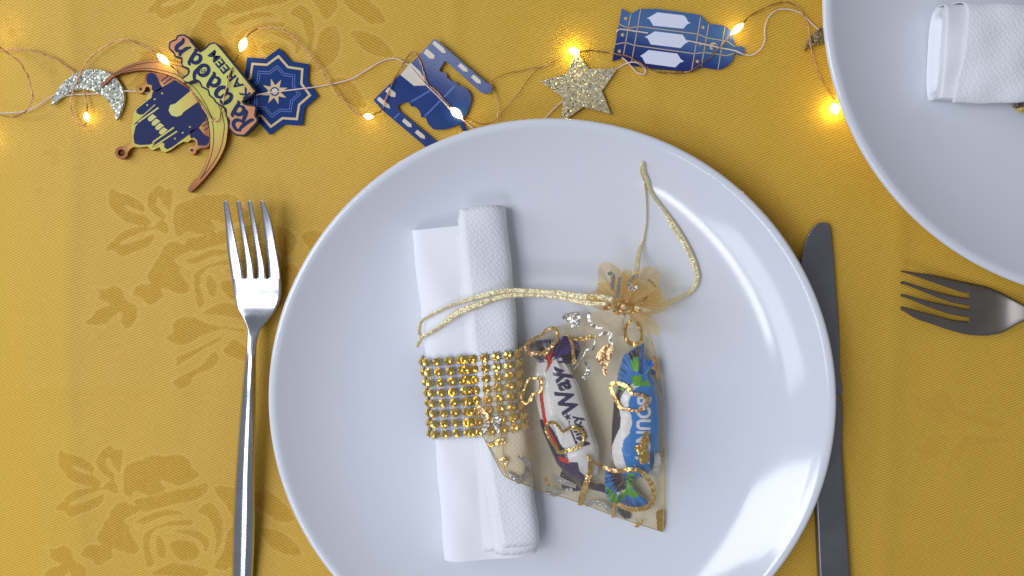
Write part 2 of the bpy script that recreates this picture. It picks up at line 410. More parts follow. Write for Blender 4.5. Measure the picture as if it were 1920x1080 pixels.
# ================================================================== TABLECLOTH
C1 = dict(ox=100, oy=330, s=2.7)
MOTIF = [
 [(280,65),(330,80),(385,95),(440,125),(465,160),(450,190),(400,180),(360,150),(470,200),(500,245),(440,255),(380,240),(330,215),(300,180),(275,150)],
 [(470,110),(500,65),(540,40),(570,65),(605,55),(605,120),(590,190),(560,160),(530,110),(525,150),(570,190),(560,225),(510,200),(475,160)],
 [(260,385),(265,350),(300,320),(340,280),(400,260),(490,255),(515,270),(420,300),(330,345),(420,325),(515,285),(500,340),(460,370),(400,390),(340,415),(300,380)],
 [(505,250),(560,215),(590,290),(540,285)],
 [(610,160),(680,120),(760,90),(820,95),(880,85),(940,110),(960,150),(1000,200),(900,250),(850,240),(800,225),(830,270),(740,300),(670,280),(650,310),(610,290)],
 [(660,320),(760,300),(860,270),(960,250),(1030,230),(1040,280),(960,330),(870,345),(780,370),(700,385)],
 [(550,360),(600,325),(650,340),(690,380),(620,420),(640,450),(700,470),(640,470),(690,560),(670,600),(590,585),(470,530),(500,450),(530,400)],
 [(660,430),(720,400),(800,370),(880,370),(940,400),(870,400),(780,420),(720,450),(680,440)],
 [(720,480),(800,440),(870,420),(960,420),(960,450),(880,455),(820,460),(760,490),(745,560),(770,640),(730,670),(710,590),(705,520)],
 [(770,510),(800,500),(830,560),(820,620),(780,600)],
 [(840,540),(900,520),(980,540),(990,620),(900,630),(860,590)],
 [(840,480),(900,470),(1000,480),(1050,540),(1020,600),(1000,540),(930,500)],
 [(1040,330),(1100,380),(1120,470),(1100,560),(1060,620),(1075,520),(1040,420),(980,380)],
 [(1060,260),(1140,250),(1220,290),(1230,360),(1170,420),(1130,360)],
 [(1140,470),(1220,440),(1250,520),(1220,620),(1120,680),(1060,660),(1110,580)],
 [(760,680),(840,640),(900,640),(1000,660),(1050,690),(960,730),(900,720),(820,705),(750,705)],
 [(560,820),(600,790),(600,740),(660,710),(740,720),(800,750),(960,770),(960,800),(860,780),(760,810),(690,850),(640,860),(600,850)],
 [(610,920),(700,880),(800,830),(870,790),(850,830),(760,880),(700,920),(640,960),(600,970),(625,940)],
 [(600,1040),(660,1000),(740,960),(800,890),(835,900),(830,950),(780,990),(720,1010),(690,1060),(640,1085),(610,1060)],
 [(860,870),(920,820),(1000,900),(1000,950),(900,920),(860,900)],
 [(190,560),(250,570),(310,550),(350,580),(370,630),(420,650),(425,710),(400,760),(365,780),(335,740),(340,690),(300,720),(250,760),(150,750),(190,710),(220,670),(280,650),(210,620),(230,600)],
 [(390,600),(420,550),(480,545),(540,570),(560,610),(510,650),(470,655),(440,620)],
 [(1250,300),(1330,270),(1420,330),(1480,420),(1400,440),(1340,400),(1290,370)],
 [(1290,470),(1380,470),(1470,520),(1520,600),(1430,600),(1350,560)],
 [(1180,720),(1260,700),(1340,760),(1380,860),(1300,850),(1230,800)],
]
SPRIG = [  # small sprig, in source pixels
 Z(0,180,3.6,[(230,400),(270,380),(260,330),(310,360),(370,335),(395,380),(400,460),(370,480),(310,450),(330,410),(290,400),(245,420)]),
 Z(0,180,3.6,[(520,400),(560,370),(630,375),(590,400)]),
 Z(0,180,3.6,[(430,545),(470,490),(520,455),(570,480),(600,490),(540,505),(480,510),(440,575)]),
 Z(0,180,3.6,[(320,700),(370,620),(430,560),(420,600),(360,670)]),
 Z(0,180,3.6,[(160,625),(210,615),(270,600),(280,650),(240,670),(180,705),(230,655)]),
]
SPRIG2 = [
 Z(1560,600,2.25,[(310,290),(400,330),(460,290),(530,350),(480,390),(500,440),(430,440),(370,380),(310,375),(350,350)]),
 Z(1560,600,2.25,[(480,350),(600,390),(760,430),(700,460),(600,440),(520,410)]),
 Z(1560,600,2.25,[(790,520),(700,490),(600,485),(540,500),(500,570),(480,640),(540,590),(580,540),(680,525)]),
 Z(1560,600,2.25,[(410,480),(500,490),(470,570),(420,590),(330,615),(360,570),(310,540),(380,530)]),
 Z(780,0,5.05,[(1450,60),(1540,30),(1600,60),(1750,0),(1900,0),(1750,90),(1650,130),(1600,185),(1550,120),(1460,130)]),
]
shapes = []
for dx, dy in ((0, 0), (-95, 489), (77, -446)):
    for pl in MOTIF: shapes.append([(C1['ox'] + x / C1['s'] + dx, C1['oy'] + y / C1['s'] + dy) for x, y in pl])
faint = SPRIG + SPRIG2 + [[(x, y - 170) for x, y in pl] for pl in SPRIG]
STEP = .00066
fx = np.arange(-.292, .292, STEP); fy = np.arange(-.185, .172, STEP)
xs = np.r_[np.linspace(-1.0, -.30, 30), fx, np.linspace(.30, 1.0, 30)]
ys = np.r_[np.linspace(-.9, -.19, 30), fy, np.linspace(.18, .9, 30)]
GX, GY = np.meshgrid(xs, ys)
# world (z=0) -> photo pixels, for the woven pattern
D = np.stack([GX, GY, np.zeros_like(GX) - CAM_H], -1) @ ROT
PXX = 960 + F_PX * D[..., 0] / -D[..., 2]; PYY = 540 - F_PX * D[..., 1] / -D[..., 2]
# wobble the outlines a little, as woven steps do
wx = PXX + 1.2 * np.sin(PYY * 2.1) * np.sin(PXX * .35); wy = PYY + .8 * np.sin(PXX * 1.9)
MASK = np.zeros(GX.shape)
for pl in faint: MASK[inside(cr(pl, 2, True), wx, wy)] = .28
for pl in shapes: MASK[inside(cr(pl, 3, True), wx, wy)] = 1
Bm = MASK.copy()
for _ in range(1):
    Bm = (Bm + np.roll(Bm, 1, 0) + np.roll(Bm, -1, 0) + np.roll(Bm, 1, 1) + np.roll(Bm, -1, 1)) / 5
EDGE = np.clip(2.4 * np.abs(Bm - MASK), 0, 1)
XL = W(128, 400)[0]
def cloth_z(x, y):
    z = .0004 * smooth_noise(x, y, 70, 3) + .0003 * smooth_noise(x, y, 160, 5)
    lf = np.clip(XL - x, 0, .06); z = z - 4.5 * lf ** 2 - np.clip(XL - .06 - x, 0, 9) * .5
    r = np.exp(-((x - XL - .004 * np.sin(y * 20)) / .006) ** 2) * .0007
    far = np.clip(np.abs(y) - .5, 0, 9)
    fold = 0
    for px_, w_, a_, s_ in ((845, .005, .00045, .02), (1225, .006, .0004, -.03), (1690, .005, .0004, .02), (330, .007, .0003, .03)):
        xc = W(px_, 300)[0] + s_ * y; fold = fold + a_ * np.exp(-((x - xc) / w_) ** 2)
    yc = W(300, 700)[1]; fold = fold + .0003 * np.exp(-((y - yc - .03 * x) / .006) ** 2)
    return z + r + fold - .0006 - .15 * far
GZ = cloth_z(GX, GY)
tablecloth = obj('tablecloth', np.stack([GX, GY, GZ], -1).reshape(-1, 3), grid_faces(len(ys), len(xs)), m_cloth,
                 attr={'damask': Bm.ravel(), 'edge': EDGE.ravel()})
tag(tablecloth, 'gold damask tablecloth woven with roses and leaves', 'tablecloth')

# ================================================================== PLATES
def plate(cx, cy, R, label, sc_=1.0):
    prof = [(.0, .0048), (.030, .0048), (.055, .0050), (.072, .0053), (.084, .0060), (.094, .0074), (.103, .0096), (.111, .0123), (.118, .0154),
            (.124, .0186), (.1275, .0207), (.1292, .0217), (.1303, .0221), (.1315, .0222), (.1324, .0219), (.133, .0211), (.1328, .0202), (.131, .0192),
            (.125, .0158), (.115, .0108), (.100, .0062), (.085, .0035), (.080, .0030), (.078, .0005), (.074, .0005), (.072, .0028), (.0, .0028)]
    P = cr(prof, 4); P[:, 0] = np.clip(P[:, 0], 0, None); P[:, 0] *= R / .133
    n = 192; th = np.linspace(0, 2 * np.pi, n, endpoint=False)
    rr = P[1:-1]
    V = np.stack([np.outer(rr[:, 0], np.cos(th)) + cx, np.outer(rr[:, 0], np.sin(th)) + cy, np.repeat(rr[:, 1:2], n, 1)], -1).reshape(-1, 3)
    F = [tuple(f) for f in grid_faces(len(rr), n, True)]
    top = len(V); V = np.vstack([V, [[cx, cy, P[0, 1]], [cx, cy, P[-1, 1]]]])
    F += [(top, (i + 1) % n, i) for i in range(n)]
    b = (len(rr) - 1) * n
    F += [(top + 1, b + i, b + (i + 1) % n) for i in range(n)]
    F = [f[::-1] for f in F]
    o = obj('dinner_plate', V - np.array([cx, cy, 0]), F, m_plate)
    o.location = (cx, cy, .0004)
    return tag(o, label, 'plate', 'white dinner plates')
plate(.00016, -.07996, .133, 'white round dinner plate in the middle with the gift pouch on it')
plate(.26123, .10654, .1380, 'white dinner plate cut off by the upper right corner of the picture')
PZ = .0056   # top of the plate's well

# ================================================================== FORKS
def fork(label, tcoord, e0, e1, slots, ttip, troot, tneck, tend, zprof, m, width, swap, sign):
    """tcoord: along-axis px samples; e0,e1: across px of both outer edges; slots: [(t,lower,upper)...]"""
    zf = lambda t: np.interp(t, zprof[0], zprof[1])
    zt = np.linspace(zprof[0][0], zprof[0][-1], 400)
    zs = cr(np.c_[zprof[0], zprof[1]], 12); zf = lambda t: np.interp(t, zs[:, 0], zs[:, 1])
    E0 = cr(np.c_[tcoord, e0], 8); E1 = cr(np.c_[tcoord, e1], 8)
    f0 = lambda t: np.interp(t, E0[:, 0], E0[:, 1]); f1 = lambda t: np.interp(t, E1[:, 0], E1[:, 1])
    def place(t, a, z): return W(t, a, z) if swap else W(a, t, z)
    base = place(np.array((ttip + tend) / 2.), np.array(float(f0((ttip + tend) / 2) + f1((ttip + tend) / 2)) / 2), np.array(0.))
    root = thing('fork', label, 'fork', tuple(base), 'forks on the tablecloth')
    def loft(name, ts, lo, hi, crown, thick, nu, parent, tipround=False):
        # ring: nu points over the top, nu below
        rings = []
        def ring(t):
            a, b = lo(t), hi(t); c = (a + b) / 2; h = (b - a) / 2
            u = np.linspace(-1, 1, nu)
            zz = zf(t)
            cz = crown(t)(u)
            top = place(np.full(nu, t), c + h * u * .985, zz + cz)
            eps = np.array([1.0])
            mid_r = place(np.array([t]), np.array([c + h]), np.array([zz + cz[-1] - thick * .45]))
            mid_l = place(np.array([t]), np.array([c - h]), np.array([zz + cz[0] - thick * .45]))
            bot = place(np.full(nu, t), (c + h * u * .95)[::-1], np.full(nu, zz - thick) + np.minimum(cz[::-1], 0))
            return np.vstack([top, mid_r, bot, mid_l])
        R = np.array([ring(t) for t in ts])
        n = R.shape[1]
        # vertex normals of the swept surface so neighbouring parts shade as one piece
        dt = 1.0
        Rp = np.array([ring(t + dt) for t in ts]); Rm = np.array([ring(t - dt) for t in ts])
        dv = Rp - Rm; du = np.roll(R, -1, 1) - np.roll(R, 1, 1)
        N = np.cross(du, dv); N /= np.linalg.norm(N, axis=2)[..., None] + 1e-12
        if N[len(ts) // 2, nu // 2, 2] < 0: N = -N
        F = [tuple(f) for f in grid_faces(len(ts), n, True)]
        F.append(tuple(range(n))[::-1]); b = (len(ts) - 1) * n; F.append(tuple(b + i for i in range(n)))
        o = obj(name, R.reshape(-1, 3), F, m, parent)
        bm = bmesh.new(); bm.from_mesh(o.data); bmesh.ops.recalc_face_normals(bm, faces=bm.faces); bm.to_mesh(o.data); bm.free()
        o.data.polygons.foreach_set('use_smooth', [True] * len(o.data.polygons))
        o.data.normals_split_custom_set_from_vertices(N.reshape(-1, 3).tolist())
        return o
    flat = lambda t: (lambda u: -.00022 * np.abs(u) ** 6)
    TS = lambda a, b, n: np.linspace(a, b, n)
    sg = 1 if troot > ttip else -1
    # tine edges, with U-shaped slot bottoms
    sl = [(cr(np.c_[s[0], s[1]], 6), cr(np.c_[s[0], s[2]], 6)) for s in slots]
    rad = 4.2
    def edge(i, which):
        A, B = sl[i]
        def f(t):
            a = np.interp(t, A[:, 0], A[:, 1]); b = np.interp(t, B[:, 0], B[:, 1])
            c = (a + b) / 2; d = (troot - t) * sg
            s = 1.0 if d >= rad else math.sqrt(max(0., 1 - (1 - d / rad) ** 2))
            return c - (c - a) * s if which == 0 else c + (b - c) * s
        return f
    lows = [f0] + [edge(i, 1) for i in range(3)]; highs = [edge(i, 0) for i in range(3)] + [f1]
    ts = np.r_[TS(ttip, ttip + sg * 6, 6)[:-1], TS(ttip + sg * 6, troot - sg * rad, 22)[:-1], TS(troot - sg * rad, troot, 9)]
    for lo, hi in zip(lows, highs):
        def rlo(t, lo=lo, hi=hi):
            d = np.clip((t - ttip) * sg / 5., 0, 1); s = math.sqrt(1 - (1 - d) ** 2) * .75 + .25; c = (lo(t) + hi(t)) / 2
            return c - (c - lo(t)) * s
        def rhi(t, lo=lo, hi=hi):
            d = np.clip((t - ttip) * sg / 5., 0, 1); s = math.sqrt(1 - (1 - d) ** 2) * .75 + .25; c = (lo(t) + hi(t)) / 2
            return c + (hi(t) - c) * s
        loft('tine', ts, rlo, rhi, flat, .0016, 9, root)
    loft('head', TS(troot, tneck, 34), f0, f1, flat, .0016, 17, root)
    def hc(t):
        q = np.clip((t - tneck) * sg / 60., 0, 1)
        def g(u):
            a = np.abs(u)
            fac = np.where(a < .26, 0, np.where(a < .86, -(a - .26) / .6, -1 - (a - .86) / .14 * .9))
            return q * fac * .0016 + (1 - q) * (-.00022 * a ** 6)
        return g
    loft('handle', TS(tneck, tend, 50), f0, f1, hc, .0022, 17, root)
    return root
# left fork: along = y, across = x
ty = [376, 382, 415, 465, 500, 517, 555, 580, 596, 615, 627, 654, 755, 877, 991, 1079, 1150, 1172, 1178]
xl = [419, 419, 422, 426, 431, 434, 439, 446, 455, 463, 464, 461, 451, 442, 436, 434.5, 434, 438, 444]
xr = [494, 497, 509, 518.5, 525, 527, 527.5, 518, 507, 491, 485, 481, 480, 478, 478, 474.5, 470, 466, 458]
st = [376, 400, 440, 470, 498, 525]
fork('shiny steel fork lying left of the middle plate, tines up the picture', ty, xl, xr,
     [(st, [427, 432, 440.5, 446.5, 452.5, 456], [442, 446, 452, 457, 460, 461.5]),
      (st, [450.6, 455, 462.5, 468.5, 474.5, 477], [463.5, 467.5, 473.5, 478.5, 482, 483]),
      (st, [472, 477, 484.5, 490, 496, 498.5], [487.5, 490.5, 495.5, 499.5, 503, 504.5])],
     376, 523, 627, 1176,
     ([376, 420, 470, 523, 560, 590, 627, 680, 760, 900, 1060, 1178], [.0185, .0135, .0090, .0058, .0048, .0060, .0105, .0140, .0150, .0118, .0070, .0034]),
     m_steel, .025, False, 1)
# right fork: along = x, across = y
tx = [1688, 1695, 1717, 1742, 1768, 1792, 1817, 1842, 1855, 1867, 1878, 1892, 1905, 1920, 1940, 2000, 2100, 2200, 2260, 2266]
yu = [507, 507.5, 511, 514, 519.5, 525, 530, 535, 539, 544, 549, 557, 564, 572, 578, 578, 574, 572, 576, 582]
yd = [582, 584, 597.5, 606, 615, 622.5, 628, 629.5, 629, 627, 624, 617, 609, 601.5, 597, 600, 604, 606, 602, 594]
sx_ = [1688, 1700, 1742, 1780, 1800, 1820]
fork('dark tarnished fork at the right edge, tines pointing left', tx, yu, yd,
     [(sx_, [510, 512.5, 527, 540, 547, 551.5], [526.5, 529, 542.5, 553, 557, 560]),
      (sx_, [533, 535, 551.5, 565.5, 570, 573.5], [550.5, 553, 564.5, 573, 577.5, 581]),
      (sx_, [556.5, 559, 576, 588.5, 592.5, 595.5], [573.5, 576.5, 588.5, 598.5, 601.5, 604])],
     1688, 1818, 1930, 2264,
     ([1688, 1730, 1770, 1818, 1855, 1885, 1930, 1990, 2060, 2266], [.0100, .0072, .0050, .0034, .0030, .0040, .0078, .0105, .0100, .0030]),
     m_dull, .025, True, 1)

# ================================================================== KNIFE
root = thing('table_knife', 'grey table knife tucked under the right rim of the middle plate', 'knife', tuple(W(1548, 800)))
bl = [(1543, 417), (1534, 419), (1526, 425), (1519, 434), (1511, 450), (1504, 475), (1500, 510), (1499, 560), (1501, 640), (1508, 720), (1521, 742), (1576, 742), (1575, 700), (1573, 620), (1567, 540), (1561, 460), (1558, 432), (1555, 421), (1550, 418)]
blc = cr(bl, 6, True)
ser = []
for i, p in enumerate(resample(blc, 1.6)):
    q = p.copy()
    if p[0] < 1531 and p[1] < 720: q[0] += 1.1 if i % 2 else -.3
    ser.append(q)
slab('blade', [ser], .0030, .0014, m_knife, root, bevel=.0003)
hd = [(1521, 742.3), (1576, 742.3), (1580, 850), (1586, 945), (1595, 1080), (1600, 1180), (1590, 1200), (1560, 1204), (1544, 1190), (1536, 1080), (1530, 950), (1525, 850)]
hdc = cr(hd, 6, True)
slab('handle', [hdc], .0052, .0046, m_knife, root, bevel=.0011, smooth=True)

# ================================================================== NAPKIN ROLLS
def superell(th, a, b, p=3.2):
    return a * np.sign(np.cos(th)) * np.abs(np.cos(th)) ** (2 / p), b * np.sign(np.sin(th)) * np.abs(np.sin(th)) ** (2 / p)
class Roll:
    """a flattened paper roll: p(v,th,off) on its surface; v = 0..1 along the axis"""
    def __init__(s, a_px, b_px, hw0, hw1, hz, zb):
        s.zc = zb + hz; s.hz = hz
        s.A = W(*a_px, s.zc - .002); s.B = W(*b_px, s.zc - .002); s.A[2] = s.B[2] = s.zc
        s.d = s.B - s.A; s.L = np.linalg.norm(s.d); s.d /= s.L
        s.n = np.array([-s.d[1], s.d[0], 0]); s.hw = (hw0, hw1)
    def p(s, v, th, off=0.0):
        v = np.asarray(v, float); th = np.asarray(th, float)
        hw = s.hw[0] + (s.hw[1] - s.hw[0]) * v
        x, z = superell(th, hw + off, s.hz + off)
        pin = 1 - .05 * np.exp(-((v - .52) / .13) ** 2)
        x = x * pin + .0005 * np.sin(v * 7 + .6) * np.sign(np.cos(th)); z = z * pin
        sag = np.where(z > 0, .00045 * np.sin(v * 11 + x * 160) + .0003 * np.sin(v * 23 - x * 260), 0)
        return s.A + s.d * (v * s.L)[..., None] + s.n * x[..., None] + np.array([0, 0, 1.]) * (z + sag)[..., None]
    def th_of(s, f, p=3.2):   # angle at which the top has the across-fraction f (-1..1)
        return np.arccos(np.sign(f) * np.abs(f) ** (p / 2))
def solidify(o, t):
    md = o.modifiers.new('thickness', 'SOLIDIFY'); md.thickness = t; md.offset = 1
def roll_body(R, v0, v1, m, parent, name='inner_roll', off=0.0):
    nv, nt = 40, 72
    v = np.linspace(v0, v1, nv); th = np.linspace(0, 2 * np.pi, nt, endpoint=False)
    V, T = np.meshgrid(v, th, indexing='ij')
    wob = .00025 * np.sin(T * 3 + V * 9) + .0002 * np.sin(V * 31 + T)
    P = R.p(V, T, off + wob)
    F = [tuple(f) for f in grid_faces(nv, nt, True)]
    P = P.reshape(-1, 3)
    # recessed open ends with a coil of paper
    ends = []
    for e, vv in ((0, v0), ((nv - 1) * nt, v1)):
        q0 = P[e:e + nt].copy(); ring0 = len(P); P = np.vstack([P, q0])
        sgn = 1 if e == 0 else -1
        for j, (sc_, dep) in enumerate(((.82, .001), (.78, .010), (.3, .010))):
            q = R.p(np.full(nt, vv + sgn * dep / R.L), th, off)
            c = R.p(np.array([vv + sgn * dep / R.L] * 2), np.array([np.pi / 2, -np.pi / 2])).mean(0)
            q = c + (q - c) * sc_
            st = len(P); P = np.vstack([P, q])
            F += [(ring0 + i, ring0 + (i + 1) % nt, st + (i + 1) % nt, st + i) for i in range(nt)]
            ring0 = st
        F.append(tuple(ring0 + i for i in range(nt)))
    uv = np.zeros((len(P), 2)); uv[:nv * nt, 0] = (T * .02).ravel(); uv[:nv * nt, 1] = (V * R.L).ravel()
    o = obj(name, P, F, m, parent, uv=uv)
    bm = bmesh.new(); bm.from_mesh(o.data); bmesh.ops.recalc_face_normals(bm, faces=bm.faces); bm.to_mesh(o.data); bm.free()
    return o
def shell(R, name, v0, v1, edge_f, th_end, off, m, parent, lift=None, ve=None, side=1):
    """a paper layer starting at across-fraction edge_f(v) on top and running round the far side"""
    nv, nt = 60, 60
    s = np.linspace(0, 1, nv)
    t = np.linspace(0, 1, nt)
    S, T = np.meshgrid(s, t, indexing='ij')
    a0 = v0(t) if callable(v0) else np.full(nt, v0); a1 = v1(t) if callable(v1) else np.full(nt, v1)
    a0 = a0 + .0016 * np.sin(t * 17 + off * 4e3); a1 = a1 + .0022 * np.sin(t * 13 + off * 9e3)
    V = a0[None] + (a1 - a0)[None] * S
    th0 = R.th_of(edge_f(V))
    TH = th0 + (th_end - th0) * T ** 1.0
    O = off + (0 if lift is None else lift(V, T)) + .00015 * np.sin(V * 40 + T * 5)
    P = R.p(V, TH, O)
    arc = np.concatenate([np.zeros((nv, 1)), np.cumsum(np.linalg.norm(np.diff(P, axis=1), axis=2), axis=1)], 1)
    uv = np.stack([arc, V * R.L], -1).reshape(-1, 2)
    o = obj(name, P.reshape(-1, 3), grid_faces(nv, nt), m, parent, uv=uv)
    solidify(o, .00022)
    return o
R1 = Roll((856.5, 405), (920, 1030), .0212, .0221, .0076, PZ + .0003)
nap = thing('napkin', 'white rolled paper napkin held by the gold rhinestone ring', 'napkin', tuple((R1.A + R1.B) / 2 * np.array([1, 1, 0]) + np.array([0, 0, PZ])), 'rolled napkins on plates')
roll_body(R1, .030, 1.008, m_tissue, nap)
shell(R1, 'paper_layer', .05, .985, lambda v: .02 - .10 * v, -1.9, .0006, m_emboss, nap)
shell(R1, 'paper_layer', .01, .99, lambda v: .05 + .06 * v, -1.9, .0010, m_emboss, nap)
shell(R1, 'paper_layer', .00, .995, lambda v: .08 + .10 * v, -1.9, .0014, m_emboss, nap)
shell(R1, 'paper_layer', lambda t: -.018 + .022 * t ** 2, .975, lambda v: .10 + .34 * np.clip(v - .45, 0, 1) * 1.0, -2.0, .0019, m_emboss, nap,
      lift=lambda V, T: .0012 * np.exp(-T * 9) * (1 - V))
# second roll, upper right plate
R2 = Roll((1752, 104), (2160, 110), .0216, .0220, .0078, PZ + .0003)
nap2 = thing('napkin', 'white rolled paper napkin in the upper right corner with its open end facing left', 'napkin', tuple((R2.A + R2.B) / 2 * np.array([1, 1, 0]) + np.array([0, 0, PZ])), 'rolled napkins on plates')
roll_body(R2, -.012, 1.0, m_tissue, nap2, off=-.0012)
shell(R2, 'paper_layer', .0, .99, lambda v: -.93 + 0 * v, -2.2, .0001, m_tissue, nap2)
tt = np.linspace(0, 1, 60)
shell(R2, 'paper_layer', lambda t: np.interp(t, [0, .10, .22, .36, .46, .58, .72, .86, 1], [.065, .060, .062, .088, .098, .088, .06, .02, .01]), .985,
      lambda v: -.97 + 0 * v, -1.25, .0010, m_emboss, nap2)

# ================================================================== NAPKIN RINGS
def stud_mesh():
    n = 8; V = []; F = []
    r, h = .00215, .00125
    th = np.arange(n) * 2 * np.pi / n
    for rr, z in ((r, -.0002), (r, .0003), (r * .52, h)): V += [(rr * math.cos(a), rr * math.sin(a), z) for a in th]
    for j in range(2):
        for i in range(n): F.append((j * n + i, j * n + (i + 1) % n, (j + 1) * n + (i + 1) % n, (j + 1) * n + i))
    V.append((0, 0, h * .62)); F += [(2 * n + i, 2 * n + (i + 1) % n, 3 * n) for i in range(n)]
    me = bpy.data.meshes.new('rhinestone'); me.from_pydata(V, [], F); me.materials.append(m_gold); me.update()
    return me
STUD = stud_mesh()
def ring(R, v0, dv, rows, gap, label, off, skew=0.0, phase=0.0, grp='rhinestone napkin rings'):
    c = R.A + R.d * (R.L * (v0 + dv * rows / 2)); c = np.array([c[0], c[1], PZ])
    root = thing('napkin_ring', label, 'napkin ring', tuple(c), grp)
    # equal arc steps round the section
    T = np.linspace(0, 2 * np.pi, 1441); P = R.p(np.full(1441, v0 + .1), T, off)
    s = np.r_[0, np.cumsum(np.linalg.norm(np.diff(P, axis=0), axis=1))]
    ncol = int(round(s[-1] / gap)); arcs = (np.arange(ncol) + phase) * s[-1] / ncol
    # the two ends of the band overlap: one extra column half a step on
    tops = np.interp(arcs, s, T)
    ex = arcs[np.argmin(np.abs(tops - R.th_of(np.array(-.30))))] - gap * .36
    cols = list(arcs) + [ex]
    vv = lambda r, th: v0 + dv * r + skew * np.cos(th)
    def frame(th, v, o):
        e = 1e-3
        p = R.p(np.array([v]), np.array([th]), o)[0]
        du = R.p(np.array([v]), np.array([th + e]), o)[0] - R.p(np.array([v]), np.array([th - e]), o)[0]; du /= np.linalg.norm(du)
        nr = np.cross(R.d, du); nr /= np.linalg.norm(nr)
        q = R.p(np.array([v]), np.array([th]), o + .001)[0] - p
        if np.dot(nr, q) < 0: nr = -nr
        return p, du, nr
    rs = random.Random(3)
    for ci, a in enumerate(cols):
        th = float(np.interp(a % s[-1], s, T))
        o_ = off + (.0005 if ci == len(cols) - 1 else 0)
        for r in range(rows):
            p, du, nr = frame(th, vv(r + .5, th), o_ + .0004)
            x = np.cross(R.d, nr); M = np.eye(4)
            jx = rs.uniform(-.14, .14); jy = rs.uniform(-.14, .14)
            n2 = nr + du * jx + R.d * jy; n2 /= np.linalg.norm(n2)
            x = du - n2 * np.dot(du, n2); x /= np.linalg.norm(x); y = np.cross(n2, x)
            M[:3, 0], M[:3, 1], M[:3, 2], M[:3, 3] = x, y, n2, p - c
            o = bpy.data.objects.new('rhinestone', STUD); link(o); o.parent = root
            o.matrix_local = Matrix(M.tolist()) @ Matrix.Rotation(rs.uniform(0, .8), 4, 'Z')
    paths = []
    tt = np.linspace(0, 2 * np.pi, 145)
    for r in range(rows):
        for d in (-.26, .26): paths.append(R.p(vv(r + .5 + d, tt), tt, off))
    for a in cols:
        for d in (-.0012, .0012):
            th = float(np.interp((a + d) % s[-1], s, T))
            v = np.linspace(v0 - dv * .04, v0 + dv * (rows + .04), 9)
            paths.append(R.p(v + skew * math.cos(th), np.full(9, th), off + .0002))
    v, f = tube(paths, .00016)
    o = obj('thread_mesh', v, f, m_wiremesh, root)
    return root
ring(R1, .398, .0304, 8, .00535, 'gold rhinestone napkin ring around the middle napkin roll', .0024)
ring(R2, .4135, .0312, 8, .00555, 'gold rhinestone napkin ring just peeking in at the right edge', .0026, skew=.010)

# ================================================================== SWEETS
def tri_inside(V, F, x, y):
    r = np.zeros(x.shape, bool)
    for f in F:
        for i in range(1, len(f) - 1): r |= inside(V[[f[0], f[i], f[i + 1]]], x, y)
    return r
def px_text(body, start, direction, height, offset=.0, xs=1.0, shear=0.0):
    """text polygons in photo px: start = baseline start, direction = reading direction (px)"""
    V, F = text_mesh(body, offset)
    d = np.array(direction, float); d /= np.linalg.norm(d); up = np.array([d[1], -d[0]])
    V = V.copy(); V[:, 0] += V[:, 1] * shear
    return np.array(start) + V[:, :1] * d * height * xs + V[:, 1:] * up * height, F
def bar_frame(axis, hw):
    A = cr(axis, 10); L = np.r_[0, np.cumsum(np.linalg.norm(np.diff(A, axis=0), axis=1))]; s = L / L[-1]
    T = np.gradient(A, axis=0); T /= np.linalg.norm(T, axis=1)[:, None]
    n = np.c_[-T[:, 1], T[:, 0]]
    h = np.interp(s, *hw)
    return A, n, h, s
def wrapper(name, axis, hw, zc, hz, paint, parent, res=(300, 180), seed=1):
    A, n, h, s = bar_frame(axis, hw)
    u = np.linspace(0, 1, res[0]); th = np.linspace(0, 2 * np.pi, res[1], endpoint=False)
    ax = np.c_[np.interp(u, s, A[:, 0]), np.interp(u, s, A[:, 1])]; nn = np.c_[np.interp(u, s, n[:, 0]), np.interp(u, s, n[:, 1])]
    hh = np.interp(u, s, h)
    U, T = np.meshgrid(u, th, indexing='ij')
    x, z = superell(T, 1.0, 1.0, 2.3)
    # crumple: creases running into the twisted ends
    e = np.clip(1 - np.minimum(U, 1 - U) / .16, 0, 1)
    wr = 1 + .10 * e * np.sin(T * 9 + 3 * seed) + .03 * smooth_noise(T * 3, U * 9, 2.2, seed) + .02 * e * np.sin(T * 23)
    px = ax[:, 0][:, None] + nn[:, 0][:, None] * hh[:, None] * x * wr; py = ax[:, 1][:, None] + nn[:, 1][:, None] * hh[:, None] * x * wr
    zr = np.interp(U, [0, .10, .22, .8, .9, 1], [.35, .8, 1, 1, .8, .35])
    zz = zc + hz * z * zr * wr
    P = W(px, py, zz)
    col = paint(px.ravel(), py.ravel())
    F = grid_faces(res[0], res[1], True)
    o = obj(name, P.reshape(-1, 3), F, m_wrap, parent, attr={'print': col})
    return o
